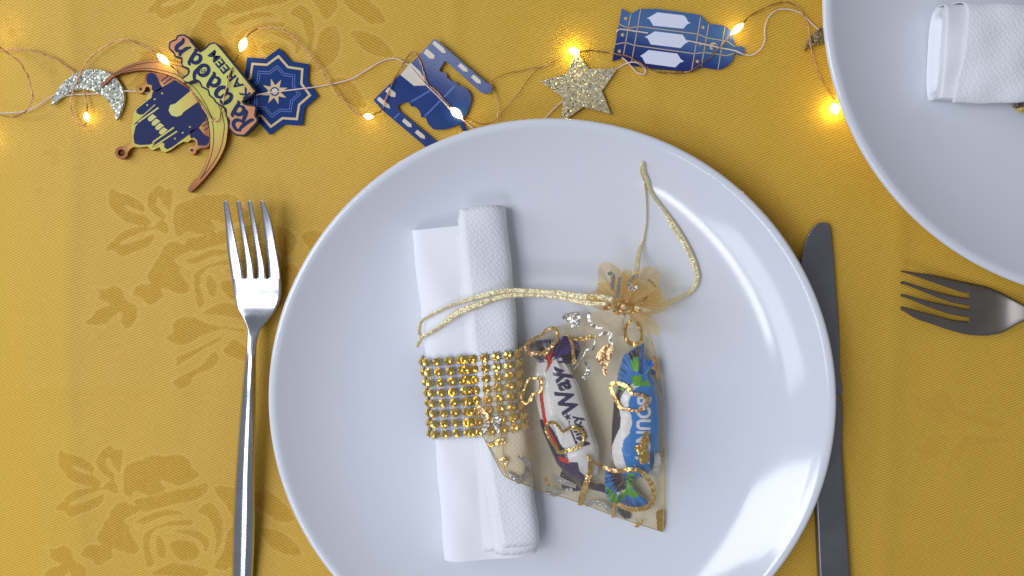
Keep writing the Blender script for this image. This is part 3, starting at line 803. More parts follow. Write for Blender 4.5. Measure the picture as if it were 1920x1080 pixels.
def crumple(name, outline, apex, zc, base, polys, parent, seed=0, amp=.0022):
    """crumpled, pleated twist end of a wrapper cut to its traced outline; polys: [(outline, colour)] printed on it"""
    P = resample(cr(outline, 3, True), 2.5)
    zig = np.where(np.arange(len(P)) % 2, 1.2, -.2); P = inset(P, 0) + (P - np.array(apex)) / (np.linalg.norm(P - np.array(apex), axis=1)[:, None] + 1e-6) * zig[:, None]
    x0, y0 = P.min(0); x1, y1 = P.max(0)
    gx, gy = np.meshgrid(np.arange(x0, x1, 1.3), np.arange(y0, y1, 1.3)); ins = inside(inset(P, 1.2), gx, gy)
    n = len(P)
    r = delaunay_2d_cdt([Vector(p) for p in P] + [Vector((a, b)) for a, b in zip(gx[ins], gy[ins])], [(i, (i + 1) % n) for i in range(n)], [], 1, 1e-5)
    V = np.array([v[:] for v in r[0]]); F = [tuple(f) for f in r[2]]
    x, y = V[:, 0], V[:, 1]
    A_ = np.arctan2(y - apex[1], x - apex[0]); R_ = np.hypot(x - apex[0], y - apex[1]) / 50.
    zz = zc + amp * np.minimum(R_, 1.2) ** .6 * np.sin(A_ * 8 + seed + 1.2 * np.sin(A_ * 3 + seed)) + amp * .45 * np.sin(A_ * 21 + seed * 2 + R_ * 3) * np.minimum(R_, 1.2) - .0022 * R_ + .0012 * smooth_noise(x * .09, y * .09, 1.5, seed)
    c = np.tile(np.array(base[:3]), (len(V), 1))
    wx_, wy_ = x + 1.5 * np.sin(y * .9), y + 1.2 * np.sin(x * 1.1)
    for pl, q in polys: c[inside(pl, wx_, wy_)] = q[:3]
    return obj(name, W(x, y, np.maximum(zz, PZ + .0012)), F, m_wrap, parent, attr={'print': c})
WHT, NVY, RED, PUR = lin(226, 228, 240), lin(34, 30, 92), lin(196, 34, 40), lin(58, 34, 128)
BLU, GRN, DKN, SKY = lin(22, 124, 214), lin(84, 168, 40), lin(22, 26, 62), lin(60, 140, 215)
# white / navy bar
axA = [(1030, 672), (1040, 720), (1056, 780), (1078, 840), (1102, 896)]
hwA = ([0, .10, .25, .5, .8, .92, 1], [22, 34, 43, 45, 42, 32, 20])
ZA, HZA = PZ + .0016 + .0070, .0070
txA = [px_text('Milky', (1106, 835), (-.34, -.94), 27, .035, 1.05, .1), px_text('Way', (1086, 770), (-.34, -.94), 46, .04, .92, .1),
       px_text('TM', (1049, 722), (-.34, -.94), 7, .0, 1.0)]
def paintA(x, y):
    c = np.tile(np.array(WHT[:3]), (len(x), 1))
    nav = Z(960, 600, 6, [(235, 760), (300, 1080), (340, 1330), (480, 1600), (680, 1780), (900, 1860), (1060, 2000), (700, 2100), (300, 1700), (150, 1300), (120, 900), (180, 740)])
    nav2 = Z(960, 760, 6, [(330, 150), (400, 200), (480, 300), (540, 430), (620, 520), (640, 640), (740, 640), (760, 740), (830, 800), (900, 870), (1100, 1000), (1060, 1100), (600, 1000), (300, 500), (280, 200)])
    red = Z(960, 600, 6, [(300, 670), (345, 655), (340, 760), (355, 900), (380, 1080), (410, 1210), (490, 1360), (540, 1440), (500, 1460), (400, 1300), (340, 1080), (310, 880)])
    red2 = Z(960, 760, 6, [(520, 570), (640, 610), (640, 660), (530, 620)])
    pur = Z(960, 600, 6, [(470, 520), (600, 570), (540, 605), (480, 570)])
    red3 = Z(960, 600, 6, [(390, 380), (460, 370), (450, 480), (370, 610), (400, 500)])
    for p, q in ((nav, NVY), (nav2, NVY), (red, RED), (red2, RED), (pur, NVY), (red3, RED)): c[inside(p, x, y)] = q[:3]
    for V, F in txA: c[tri_inside(V, F, x, y)] = NVY[:3]
    st = [(1064.5 + (9 if i % 2 == 0 else 3.6) * math.sin(i * math.pi / 5 - .3), 781.5 - (9 if i % 2 == 0 else 3.6) * math.cos(i * math.pi / 5 - .3)) for i in range(10)]
    c[inside(st, x, y)] = NVY[:3]
    c[inside(strip_poly(cr(Z(960, 760, 6, [(640, 160), (655, 250), (690, 350), (730, 440)]), 5), np.linspace(2, 5, 16)), x, y)] = NVY[:3]
    return c
rA = thing('chocolate_bar', 'white and navy wrapped chocolate bar with a red stripe, on the left in the pouch', 'chocolate bar', tuple(W(1062, 790, PZ)), 'chocolate bars inside the pouch')
wrapper('wrapper', axA, hwA, ZA, HZA, paintA, rA, seed=1)
HH, HB = (960, 600, 6), (960, 760, 6)
crumple('twisted_end', Z(*HH, [(430, 560), (330, 500), (250, 420), (195, 310), (220, 260), (300, 225), (480, 215), (600, 180), (700, 220), (770, 310), (745, 400), (700, 470), (560, 510), (500, 560)]), (1030, 680), ZA + .003, PUR,
        [(Z(*HH, [(150, 200), (480, 190), (500, 260), (420, 400), (420, 600), (200, 500)]), lin(96, 100, 128)), (Z(*HH, [(190, 250), (480, 215), (470, 245), (300, 270), (215, 330)]), NVY), (Z(*HH, [(250, 330), (400, 300), (400, 330), (270, 370)]), NVY),
         (Z(*HH, [(390, 380), (475, 340), (455, 500), (390, 620), (360, 520)]), RED), (Z(*HH, [(560, 400), (760, 330), (745, 400), (690, 480), (560, 520), (470, 500)]), NVY)], rA, 1)
crumple('twisted_end', Z(*HB, [(560, 740), (740, 640), (830, 760), (890, 860), (1050, 900), (1085, 990), (980, 965), (860, 940), (760, 960), (600, 960), (555, 880)]), (1085, 885), ZA - .0035, NVY,
        [(Z(*HB, [(740, 640), (800, 560), (860, 700), (830, 800), (760, 720)]), WHT), (Z(*HB, [(600, 940), (700, 930), (650, 985), (590, 970)]), WHT), (Z(*HB, [(900, 850), (970, 840), (960, 880)]), WHT)], rA, 2)
# blue bar
axB = [(1198, 700), (1194, 740), (1192, 800), (1190, 850), (1184, 892)]
hwB = ([0, .10, .25, .5, .8, .92, 1], [20, 33, 42, 45, 44, 34, 20])
ZB, HZB = PZ + .0016 + .0070, .0070
txB = [px_text('BOUNTY', (1196, 742), (-.03, 1), 36, .03, .86, 0), px_text('R', (1188, 871), (0, 1), 6, 0)]
def paintB(x, y):
    c = np.tile(np.array(BLU[:3]), (len(x), 1))
    z1, z2 = (1110, 620, 5.4), (1080, 800, 5.143)
    wr_ = Z(*z1, [(490, 560), (440, 580), (400, 640), (370, 720), (365, 780), (400, 870), (405, 950), (380, 1020)]) + Z(*z2, [(520, 60), (460, 130), (440, 220), (460, 310), (500, 430)])
    wl_ = Z(*z1, [(400, 540), (340, 600), (300, 660), (270, 760), (290, 870), (285, 980)]) + Z(*z2, [(390, 80), (345, 190), (345, 290), (370, 430)])
    nl_ = Z(*z1, [(240, 560), (225, 640), (205, 760), (185, 860), (175, 960)]) + Z(*z2, [(320, 60), (300, 150), (285, 290), (290, 430)])
    c[inside(wr_ + wl_[::-1], x, y)] = WHT[:3]
    c[inside(wl_ + nl_[::-1], x, y)] = DKN[:3]
    for V, F in txB: c[tri_inside(V, F, x, y)] = WHT[:3]
    for pl, q in ((Z(*z1, [(490, 520), (560, 500), (600, 560), (510, 560)]), GRN), (Z(*z1, [(400, 460), (500, 450), (510, 560), (420, 560)]), GRN),
                  (Z(*z1, [(260, 590), (330, 560), (320, 610)]), GRN), (Z(*z2, [(500, 450), (560, 450), (550, 560), (500, 540)]), GRN),
                  (Z(*z2, [(300, 430), (420, 420), (470, 500), (450, 600), (400, 600)]), DKN)): c[inside(pl, x, y)] = q[:3]
    return c
rB = thing('chocolate_bar', 'blue wrapped chocolate bar with a white wave, on the right in the pouch', 'chocolate bar', tuple(W(1192, 800, PZ)), 'chocolate bars inside the pouch')
wrapper('wrapper', axB, hwB, ZB, HZB, paintB, rB, seed=4)
z1_, z2_ = (1110, 620, 5.4), (1080, 800, 5.143)
crumple('twisted_end', Z(*z1_, [(400, 580), (262, 520), (285, 380), (325, 250), (365, 225), (430, 175), (490, 150), (530, 135), (525, 285), (600, 300), (640, 440), (530, 450), (520, 580)]), (1195, 722), ZB + .0015, BLU,
        [(Z(*z1_, [(240, 540), (290, 300), (365, 220), (385, 300), (400, 400), (410, 560)]), SKY), (Z(*z1_, [(360, 240), (480, 140), (500, 160), (480, 270), (390, 300)]), DKN), (Z(*z1_, [(400, 440), (500, 440), (500, 560), (410, 570)]), DKN),
         (Z(*z1_, [(390, 330), (430, 260), (460, 270), (490, 350), (480, 400), (440, 420), (400, 380)]), GRN), (Z(*z1_, [(500, 450), (610, 390), (600, 420), (540, 450)]), GRN), (Z(*z1_, [(440, 520), (490, 500), (500, 580), (440, 570)]), GRN)], rB, 3)
crumple('twisted_end', Z(*z2_, [(330, 400), (288, 440), (283, 620), (330, 720), (400, 745), (408, 830), (480, 890), (532, 870), (525, 805), (640, 772), (695, 720), (625, 650), (545, 560), (560, 460), (500, 400)]), (1172, 893), ZB - .002, BLU,
        [(Z(*z2_, [(283, 560), (330, 600), (410, 690), (400, 750), (330, 720)]), GRN), (Z(*z2_, [(345, 505), (405, 520), (380, 565)]), GRN), (Z(*z2_, [(300, 420), (430, 420), (490, 500), (475, 600), (400, 640), (360, 560), (340, 480)]), DKN),
         (Z(*z2_, [(500, 440), (555, 440), (535, 600), (630, 650), (570, 695), (490, 655), (440, 730), (415, 670), (480, 600)]), GRN), (Z(*z2_, [(390, 640), (465, 605), (475, 622), (410, 665)]), WHT), (Z(*z2_, [(405, 790), (535, 800), (530, 890), (460, 895)]), DKN)], rB, 5)

# ================================================================== GIFT POUCH
OUT = [(1140, 572), (1100, 590), (1050, 611), (1010, 632), (975, 655), (945, 695), (920, 730), (897, 758), (886, 778), (900, 806), (918, 842), (938, 880), (952, 896),
       (1000, 914), (1080, 940), (1160, 970), (1243, 997), (1246.5, 930), (1247, 850), (1244, 760), (1237, 690), (1223, 640), (1209, 600), (1200, 572), (1172, 566)]
OUTc = resample(OUT, 6)
CTL = np.array([(886, 778, 0.0250), (920, 740, 0.0260), (950, 700, 0.0256), (975, 657, 0.0228), (903, 806, 0.0253), (925, 850, 0.0234), (952, 895, 0.0222), (975, 850, 0.0238), (985, 720, 0.0233), (985, 780, 0.0228),
  (985, 905, 0.0138), (1003, 915, 0.0130), (1040, 928, 0.0100), (1080, 940, 0.0085), (1160, 970, 0.0080), (1243, 997, 0.0080), (1247, 900, 0.0090), (1244, 760, 0.0100), (1237, 690, 0.0110), (1221, 640, 0.0150),
  (1172, 575, 0.0215), (1140, 575, 0.0210), (1100, 592, 0.0175), (1050, 612, 0.0170), (1010, 633, 0.0200), (1035, 700, 0.0225), (1060, 790, 0.0230), (1095, 880, 0.0200), (1065, 655, 0.0210), (1195, 720, 0.0215), (1192, 800, 0.0225), (1188, 880, 0.0200),
  (1185, 940, 0.0160), (1125, 780, 0.0165), (1140, 700, 0.0175), (1130, 860, 0.0170), (1100, 640, 0.0185), (1150, 620, 0.0195), (1195, 640, 0.0190), (1000, 800, 0.0265), (1015, 870, 0.0195), (1120, 930, 0.0120), (1225, 940, 0.0115), (1236, 820, 0.0140)])
def rbf(C):
    P = C[:, :2] / 300.; d = np.linalg.norm(P[:, None] - P[None], axis=2)
    K = np.where(d > 0, d * d * np.log(d + 1e-12), 0) + np.eye(len(P)) * 2e-3
    A = np.block([[K, np.c_[np.ones(len(P)), P]], [np.c_[np.ones(len(P)), P].T, np.zeros((3, 3))]])
    w = np.linalg.solve(A, np.r_[C[:, 2], 0, 0, 0])
    def f(x, y):
        q = np.stack([np.asarray(x) / 300., np.asarray(y) / 300.], -1); d = np.linalg.norm(q[..., None, :] - P, axis=-1)
        return np.where(d > 0, d * d * np.log(d + 1e-12), 0) @ w[:len(P)] + w[-3] + q @ w[-2:]
    return f
zrb = rbf(CTL)
def bar_top(x, y, axis, hw, zc, hz):
    A, n, h, s = bar_frame(axis, hw)
    d = np.stack([x[..., None] - A[:, 0], y[..., None] - A[:, 1]], -1); dd = (d ** 2).sum(-1); i = dd.argmin(-1)
    a = np.sqrt(dd.min(-1)) / h[i]
    return np.where(a < 1.15, zc + hz * np.clip(1 - np.clip(a / 1.15, 0, 1) ** 2.3, 0, 1) ** (1 / 2.3) * 1.08 + .0006, 0)
NECK = (1171, 576)
def roll_top(R, x, y, band=(.398, .645)):
    P = W(x, y, np.full(np.shape(x), .020)); q = P - R.A
    v = (q @ R.d) / R.L; a = np.abs(q @ R.n)
    off = np.where((v > band[0] - .01) & (v < band[1] + .01), .0047, .0034)
    hw = R.hw[0] + (R.hw[1] - R.hw[0]) * v + off * .6
    t = np.clip(a / hw, 0, 1)
    return np.where((v > 0) & (v < 1) & (a < hw), R.zc + (R.hz + off) * (1 - t ** 3.2) ** (1 / 3.2), 0)
def front_z(x, y):
    x = np.asarray(x, float); y = np.asarray(y, float)
    z = zrb(x, y)
    a = np.arctan2(y - NECK[1], x - NECK[0]); r = np.hypot(x - NECK[0], y - NECK[1])
    z = z + .0016 * np.sin(a * 17) * np.exp(-r / 75) + .0007 * np.sin(a * 31 + 1) * np.exp(-r / 150)
    z = z + .0004 * smooth_noise(x, y, .06, 11)
    z = np.maximum(z, bar_top(x, y, axA, hwA, ZA, HZA)); z = np.maximum(z, bar_top(x, y, axB, hwB, ZB, HZB))
    z = np.maximum(z, roll_top(R1, x, y))
    return np.maximum(z, PZ + .0018)
pouch = thing('gift_pouch', 'sheer gold organza gift pouch with foil hearts, tied shut with ribbons', 'gift pouch', tuple(W(1100, 800, PZ)))
def cloth_patch(outline, step):
    gx, gy = np.meshgrid(np.arange(870, 1260, step), np.arange(555, 1005, step)); gx = gx + (np.arange(gx.shape[0]) % 2)[:, None] * step / 2
    ins = inside(inset(outline, 3), gx, gy)
    pts = [Vector(p) for p in outline] + [Vector((x, y)) for x, y in zip(gx[ins], gy[ins])]
    n = len(outline)
    r = delaunay_2d_cdt(pts, [(i, (i + 1) % n) for i in range(n)], [], 1, 1e-5)
    V = np.array([v[:] for v in r[0]]); F = [tuple(f) for f in r[2]]
    return V, F
PV, PF = cloth_patch(OUTc, 4.5)
fz = front_z(PV[:, 0], PV[:, 1])
obj('front_layer', W(PV[:, 0], PV[:, 1], fz), PF, m_org, pouch)
on_nap = PV[:, 0] < 995
bz = np.where(on_nap, fz - .0008, np.where(PV[:, 0] < 1035, (fz - .0008) * (1035 - PV[:, 0]) / 40 + (PZ + .0012) * (PV[:, 0] - 995) / 40, PZ + .0012))
bz = np.where(np.hypot(PV[:, 0] - NECK[0], PV[:, 1] - NECK[1]) < 45, fz - .003, bz)
obj('back_layer', W(PV[:, 0], PV[:, 1], bz), PF, m_org, pouch)
# gathered frill above the tie
def frill(a0, a1, rad, zc, seed, amp=.0046):
    na, nr = 160, 16
    a = np.linspace(math.radians(a0), math.radians(a1), na); r = np.linspace(.04, 1, nr)
    R_, A_ = np.meshgrid(r, a, indexing='ij')
    rr = np.interp(np.degrees(A_), *rad) * (1 + .05 * smooth_noise(A_ * 4, A_, 2, seed))
    rr = rr * (1 + .16 * np.sin(A_ * 6 + seed))
    px = NECK[0] + np.cos(A_) * rr * R_; py = NECK[1] + np.sin(A_) * rr * R_
    zz = zc + .003 * R_ + amp * np.sin(A_ * 9 + seed + 1.5 * np.sin(A_ * 2.3 + seed)) * R_ ** .7 + amp * .5 * np.sin(A_ * 23 + seed + 2 * np.sin(A_ * 5)) * R_ + .0012 * smooth_noise(px * .05, py * .05, 1.5, seed)
    return obj('frill', W(px, py, zz).reshape(-1, 3), grid_faces(nr, na), m_org_frill, pouch)
frill(-190, 20, ([-190, -165, -140, -115, -95, -75, -60, -40, -20, 0, 20], [38, 72, 76, 80, 74, 68, 78, 86, 82, 72, 44]), .0225, 1)
frill(-165, 60, ([-165, -140, -110, -85, -60, -35, -10, 20, 40, 60], [40, 58, 62, 60, 62, 68, 66, 58, 72, 40]), .0185, 4)
v, f = tube([[(lambda q: tuple(q))(W(NECK[0] + 15 * math.cos(t), NECK[1] + 9 * math.sin(t), .0222 + .0014 * math.sin(t * 2))) for t in np.linspace(0, 2 * np.pi, 40)]], .0011)
obj('tie_knot', v, f, m_seam, pouch)
# seams
def on_front(pts, up=.0003):
    P = np.asarray(pts, float); return W(P[:, 0], P[:, 1], front_z(P[:, 0], P[:, 1]) + up)
seam_b = cr([(886, 778), (900, 806), (918, 842), (938, 880), (952, 896), (1000, 914), (1080, 940), (1160, 970), (1243, 997)], 10)
seam_r = cr([(1243, 997), (1246, 930), (1246, 850), (1243, 760), (1236, 690), (1222, 640)], 10)
seam_i = cr(Z(870, 740, 5.143, [(345, 330), (375, 480), (375, 600), (395, 720), (430, 790)]), 8)
seam_l = cr([(1050, 611), (1010, 632), (975, 655), (945, 695), (920, 730), (897, 758), (886, 778)], 10)
v, f = tube([on_front(seam_b), on_front(seam_r), on_front(seam_i), on_front(seam_l)], .00024)
obj('seam', v, f, m_seam, pouch)
# printed foil hearts, lying on the cloth
def foil_band(pts, w, m, closed=False, n=6, up=.00025):
    C = cr(pts, n, closed)
    if closed: C = np.vstack([C, C[:1]])
    w = np.broadcast_to(np.interp(np.linspace(0, 1, len(C)), np.linspace(0, 1, len(np.atleast_1d(w))), np.atleast_1d(w)), (len(C),)) * 1.05
    t = np.gradient(C, axis=0); t /= np.linalg.norm(t, axis=1)[:, None] + 1e-9; nn = np.c_[-t[:, 1], t[:, 0]]
    rows = [C + nn * (w * k_)[:, None] for k_ in (-.5, 0, .5)]
    P = np.concatenate([on_front(r, up + (.00012 if i == 1 else 0)) for i, r in enumerate(rows)])
    o = obj('foil_heart', P, grid_faces(3, len(C)), m, pouch)
    return o
def foil_solid(pts, m, up=.00025):
    P = resample(cr(pts, 3, True), 3); c = P.mean(0); rows = [c + (P - c) * k_ for k_ in (1, .66, .33, .02)]
    V = np.concatenate([on_front(r, up) for r in rows])
    return obj('foil_heart', V, grid_faces(4, len(P), True), m, pouch)
H, H2, H3, H4, H5, H6 = (960, 600, 6), (960, 760, 6), (1110, 620, 5.4), (1080, 800, 5.143), (870, 740, 5.143), (1080, 490, 5.684)
foil_band(Z(*H, [(340, 395), (290, 368), (205, 385), (165, 330), (180, 260), (260, 205), (340, 165), (385, 105)]), [7, 8, 8, 6, 5], m_foil_c)
foil_band(Z(*H, [(385, 105), (450, 85), (500, 115), (515, 200), (480, 260), (410, 325), (345, 392)]), [4, 6, 6, 7, 10], m_foil)
foil_band(Z(*H, [(620, 165), (690, 208), (790, 212), (890, 190), (940, 180)]), [2, 6, 7, 6, 3], m_foil)
foil_band(Z(*H, [(640, 172), (680, 280), (692, 400), (705, 500)]), [6, 6, 6, 9], m_foil)
foil_band(Z(*H, [(330, 665), (250, 652), (185, 680), (150, 770), (112, 850), (130, 922), (190, 925), (240, 830), (310, 812), (332, 735)]), 5.5, m_foil, True)
foil_band(Z(*H2, [(570, 305), (520, 230), (450, 190), (392, 225), (388, 290), (440, 400), (490, 470), (530, 535)]), [5, 6, 6, 5.5, 7], m_foil)
foil_band(Z(*H2, [(530, 535), (640, 505), (745, 470), (800, 400), (800, 320), (740, 265), (670, 255), (600, 280), (570, 305)]), [7, 6, 6, 8, 7, 5, 5], m_foil)
foil_band(Z(*H3, [(400, 645), (360, 575), (275, 535), (205, 540), (195, 600), (240, 700), (290, 790)]), [6, 7, 8, 6, 6], m_foil)
foil_band(Z(*H3, [(290, 790), (400, 805), (480, 810), (545, 760), (560, 700), (510, 655), (440, 645), (400, 645)]), [6, 5, 7, 7, 6, 5], m_foil_c)
foil_solid(Z(*H4, [(680, 50), (710, 90), (700, 170), (680, 210), (715, 290), (690, 345), (640, 365), (605, 330), (595, 260), (555, 205), (590, 180), (630, 130), (650, 70)]), m_foil)
foil_band(Z(*H4, [(105, 265), (140, 330), (135, 430), (95, 560), (50, 690), (40, 760)]), [3, 9, 10, 10, 10, 8], m_foil)
foil_band(Z(*H4, [(140, 325), (250, 380), (340, 420), (430, 430)]), [5, 5, 7, 8], m_foil_c)
foil_band(Z(*H4, [(430, 430), (520, 415), (620, 430), (690, 500), (740, 580), (750, 680), (720, 750), (650, 790), (520, 795), (400, 745)]), [7, 8, 8, 8, 10, 10, 9, 9, 9, 8], m_foil)
foil_band(Z(*H4, [(90, 755), (160, 730), (250, 750), (315, 800), (335, 840)]), 8, m_foil_s)
foil_band(Z(*H4, [(775, 260), (790, 340), (770, 420), (745, 480)]), [9, 13, 12, 6], m_foil_s)
foil_band(Z(*H4, [(385, 740), (360, 800), (360, 880)]), 6, m_foil)
foil_solid(Z(*H4, [(780, 810), (850, 815), (855, 900), (850, 990), (790, 1000), (775, 900)]), m_foil)
foil_band(Z(*H4, [(560, 930), (590, 960), (640, 900)]), 5, m_foil)
foil_band(Z(*H5, [(225, 490), (300, 470), (390, 440)]), [8, 10, 12], m_foil)
foil_solid(Z(*H5, [(275, 225), (360, 215), (335, 300), (345, 390), (300, 330)]), m_foil_s)
foil_solid(Z(*H5, [(160, 350), (230, 260), (245, 290), (185, 380)]), m_foil_s)
foil_solid(Z(*H5, [(110, 110), (150, 105), (240, 200), (215, 240), (150, 160)]), m_foil_c)
foil_band(Z(*H5, [(520, 590), (600, 640), (622, 700), (590, 780), (530, 830), (470, 790), (425, 745)]), [5, 9, 9, 9, 11, 9, 4], m_foil_s)
foil_band(Z(*H5, [(345, 640), (390, 610), (415, 640), (385, 690)]), 5, m_foil)
foil_band(Z(*H5, [(850, 780), (940, 830), (1080, 885)]), [5, 12, 7], m_foil_s)
foil_solid(Z(*H5, [(785, 900), (860, 920), (930, 930), (890, 985), (800, 960)]), m_foil_s)
foil_band(Z(*H5, [(780, 795), (800, 840), (830, 890)]), 6, m_foil_c)
foil_solid(Z(770, 530, 5.333, [(1515, 340), (1540, 310), (1600, 297), (1690, 297), (1690, 430), (1650, 478), (1610, 468), (1600, 400), (1530, 380)]), m_foil_s)
foil_solid(Z(*H, [(945, 420), (1010, 315), (1080, 272), (1130, 300), (1120, 420), (1082, 480), (1062, 622), (1030, 612), (1008, 520)]), m_foil_c)
foil_band(Z(*H6, [(590, 620), (530, 700), (535, 820), (600, 885), (690, 850), (700, 760), (650, 640)]), [4, 6, 7, 8, 7, 5, 4], m_foil)
foil_band(Z(*H6, [(520, 545), (500, 650), (488, 800)]), 4.5, m_foil_s, up=.0009)
foil_band(Z(*H6, [(140, 540), (140, 620), (190, 690), (280, 705)]), [5, 6, 6, 5], m_foil_s)
foil_band(Z(*H, [(820, 470), (855, 530), (850, 600), (800, 660)]), [5, 7, 8, 6], m_foil_s)
foil_band(Z(*H, [(970, 165), (1040, 150), (1110, 160), (1100, 230), (1140, 290)]), [5, 6, 5, 4], m_foil_s)
foil_band(Z(*H, [(940, 220), (910, 330), (840, 340), (800, 420), (700, 560)]), [3, 4, 4, 3, 2], m_foil_s)
foil_solid(Z(*H3, [(630, 245), (660, 330), (690, 430), (660, 480), (640, 410), (580, 360)]), m_foil_c)
def frill_foil(pts, w, m, z):
    C = cr(pts, 6); t = np.gradient(C, axis=0); t /= np.linalg.norm(t, axis=1)[:, None]; nn = np.c_[-t[:, 1], t[:, 0]] * w / 2
    zz = z + .0008 * np.sin(np.arange(len(C)) * .9)
    V = np.concatenate([W((C - nn)[:, 0], (C - nn)[:, 1], zz), W((C + nn)[:, 0], (C + nn)[:, 1], zz + .0006)])
    obj('foil_heart', V, grid_faces(2, len(C)), m, pouch)
frill_foil(Z(*H6, [(320, 150), (385, 130), (395, 210), (380, 300)]), 8, m_foil_s, .0305)
frill_foil(Z(*H6, [(470, 165), (460, 260), (440, 390)]), 7, m_foil_s, .0300)
frill_foil(Z(*H6, [(660, 150), (600, 180), (560, 250), (600, 300), (660, 260)]), 6, m_foil_s, .0300)
frill_foil(Z(*H6, [(790, 370), (730, 410), (680, 470)]), 6, m_foil, .0290)
frill_foil(Z(*H6, [(300, 480), (330, 510), (370, 450)]), 6, m_foil_c, .0275)
frill_foil(Z(*H6, [(760, 190), (820, 235), (850, 280)]), 4, m_foil_c, .0295)
frill_foil(Z(*H6, [(400, 520), (430, 560), (470, 540), (520, 430), (580, 440)]), 5, m_foil_c, .0275)
frill_foil(Z(*H6, [(600, 560), (640, 520), (700, 540)]), 5, m_foil, .0270)
# drawstring ribbons
PPROF = np.array([(.0, .0048), (.055, .0050), (.072, .0053), (.084, .0060), (.094, .0074), (.103, .0096), (.111, .0123), (.118, .0154), (.124, .0186), (.1292, .0217), (.133, .022)])
def above_plate(C, lift):
    z = C[:, 2].copy()
    for _ in range(3):
        p = W(C[:, 0], C[:, 1], z); zp = np.interp(np.hypot(p[:, 0] - .00016, p[:, 1] + .07996), PPROF[:, 0], PPROF[:, 1])
        z = np.maximum(C[:, 2], zp + lift)
    return np.c_[C[:, :2], z]
def ribbon(paths):
    Vs, Fs, UV, n0 = [], [], [], 0
    for pts, wd in paths:
        C = above_plate(cr(pts, 8), .0026)
        w = 1.15 * np.interp(np.linspace(0, 1, len(C)), np.linspace(0, 1, len(wd)), wd)
        t = np.gradient(C[:, :2], axis=0); t /= np.linalg.norm(t, axis=1)[:, None] + 1e-9; nn = np.c_[-t[:, 1], t[:, 0]]
        L = np.r_[0, np.cumsum(np.linalg.norm(np.diff(C[:, :2], axis=0), axis=1))] * .00026
        tilt = np.clip(1 - w / 11, 0, 1) * .0022
        for k_ in (-.5, -.25, 0, .25, .5):
            q = C[:, :2] + nn * (w * k_)[:, None]
            Vs.append(W(q[:, 0], q[:, 1], C[:, 2] + tilt * k_ + .00008 * (1 - (2 * k_) ** 2))); UV.append(np.c_[L, np.full(len(C), k_ * .0026)])
        Fs.append(grid_faces(5, len(C)) + n0); n0 += 5 * len(C)
    o = obj('drawstring', np.concatenate(Vs), np.concatenate(Fs), m_ribbon, pouch, uv=np.concatenate(UV))
    solidify(o, .00012)
    return o
nz_ = .0285
ribbon([([(1150, 562, 0.0270), (1126, 558, 0.0274), (1089, 556, 0.0270), (1051, 550, 0.0261), (995, 546, 0.0252), (957, 545, 0.0257), (929, 549, 0.0267), (892, 558, 0.0264), (854, 570, 0.0252), (826, 582, 0.0244), (798, 597, 0.0227), (788, 607, 0.0220), (786, 622, 0.0212), (789, 636, 0.0207), (781, 650, 0.0197)],
         [10, 11, 11, 10, 9, 8, 8, 8, 7, 5, 5, 5, 6, 6, 6, 5]),
        ([(1140, 570, 0.0265), (1098, 568, 0.0263), (1051, 557, 0.0256), (1004, 552, 0.0246), (957, 553.5, 0.0252), (929, 560, 0.0260), (892, 573, 0.0264), (864, 584, 0.0260), (845, 596, 0.0252), (826, 612, 0.0244), (807, 624, 0.0237), (794, 631, 0.0222), (787, 640, 0.0207), (782, 651, 0.0197)],
         [9, 10, 9, 9, 9, 8, 10, 11, 10, 7, 6, 6, 5, 5])])
ribbon([([(1206, 303, .0135), (1203, 321, .0145), (1209, 338, .0140), (1212, 362, .0115), (1213.5, 405, .0085), (1209, 442, .0085), (1198, 474, .012), (1192, 511, .0235), (1184, 545, .0275)], [5, 6, 6, 4, 3.5, 4, 8, 11, 10]),
        ([(1207, 304, .0140), (1208, 322, .0150), (1214, 337, .0140), (1223, 365, .0120), (1241, 388, .0085), (1264, 425, .0080), (1287, 462, .0080), (1303, 499, .0085), (1307, 525, .0090), (1295, 546, .0100), (1258, 566, .0160), (1215, 580, .0245), (1190, 578, .0265)], [5, 6, 6, 6, 5, 11, 10, 10, 9, 8, 9, 8, 8])])

# ================================================================== WOODEN ORNAMENT
orn = thing('wooden_ornament', 'printed wooden crescent ornament with a mosque and Ramadan lettering, upside down', 'ornament', tuple(W(340, 210)))
T1, T2, T3, T4, T5 = (190, 50, 8), (310, 60, 8), (200, 160, 8), (330, 140, 8), (300, 230, 8)
cres_o = [(188, 161), (197, 150), (210, 139), (236, 124), (267, 114.4), (296, 111), (320, 114), (345, 121), (375, 139), (400, 165), (417, 195), (427, 230), (426, 252), (422, 274), (410, 300), (392, 325), (370, 350), (357, 361)]
cres_i = [(351, 357), (360, 342), (375, 326), (385, 305), (392, 286), (394, 267), (393, 242), (387, 215), (372, 190), (357, 168), (334, 149), (302, 137), (272, 132), (242, 135), (217, 142.5), (200, 156), (193, 163.5)]
cres = np.vstack([cr(cres_o, 5), cr(cres_i, 5)])
ZO = .0034
slab('crescent_edge', [cres], ZO - .0002, .0028, m_wood_edge, orn)
slab('crescent', [inset(cres, .5)], ZO, .00018, m_wood_cres, orn)
off_o = cr([(212, 140.5), (240, 127), (270, 118.5), (300, 116), (322, 120), (347, 128), (372, 145), (395, 171), (411, 200), (420, 230), (419, 252), (414, 276), (402, 302), (385, 325), (375, 336)], 5)
off_i = cr([(214, 143), (240, 132.5), (270, 128.5), (300, 131), (334, 142), (362, 162), (380, 186), (394, 214), (400, 242), (400, 268), (396, 290), (387, 315), (377, 334)], 5)
for q in (off_o, off_i): sheet('engraved_line', [strip_poly(q, 1.3)], ZO + .00008, m_line, orn)
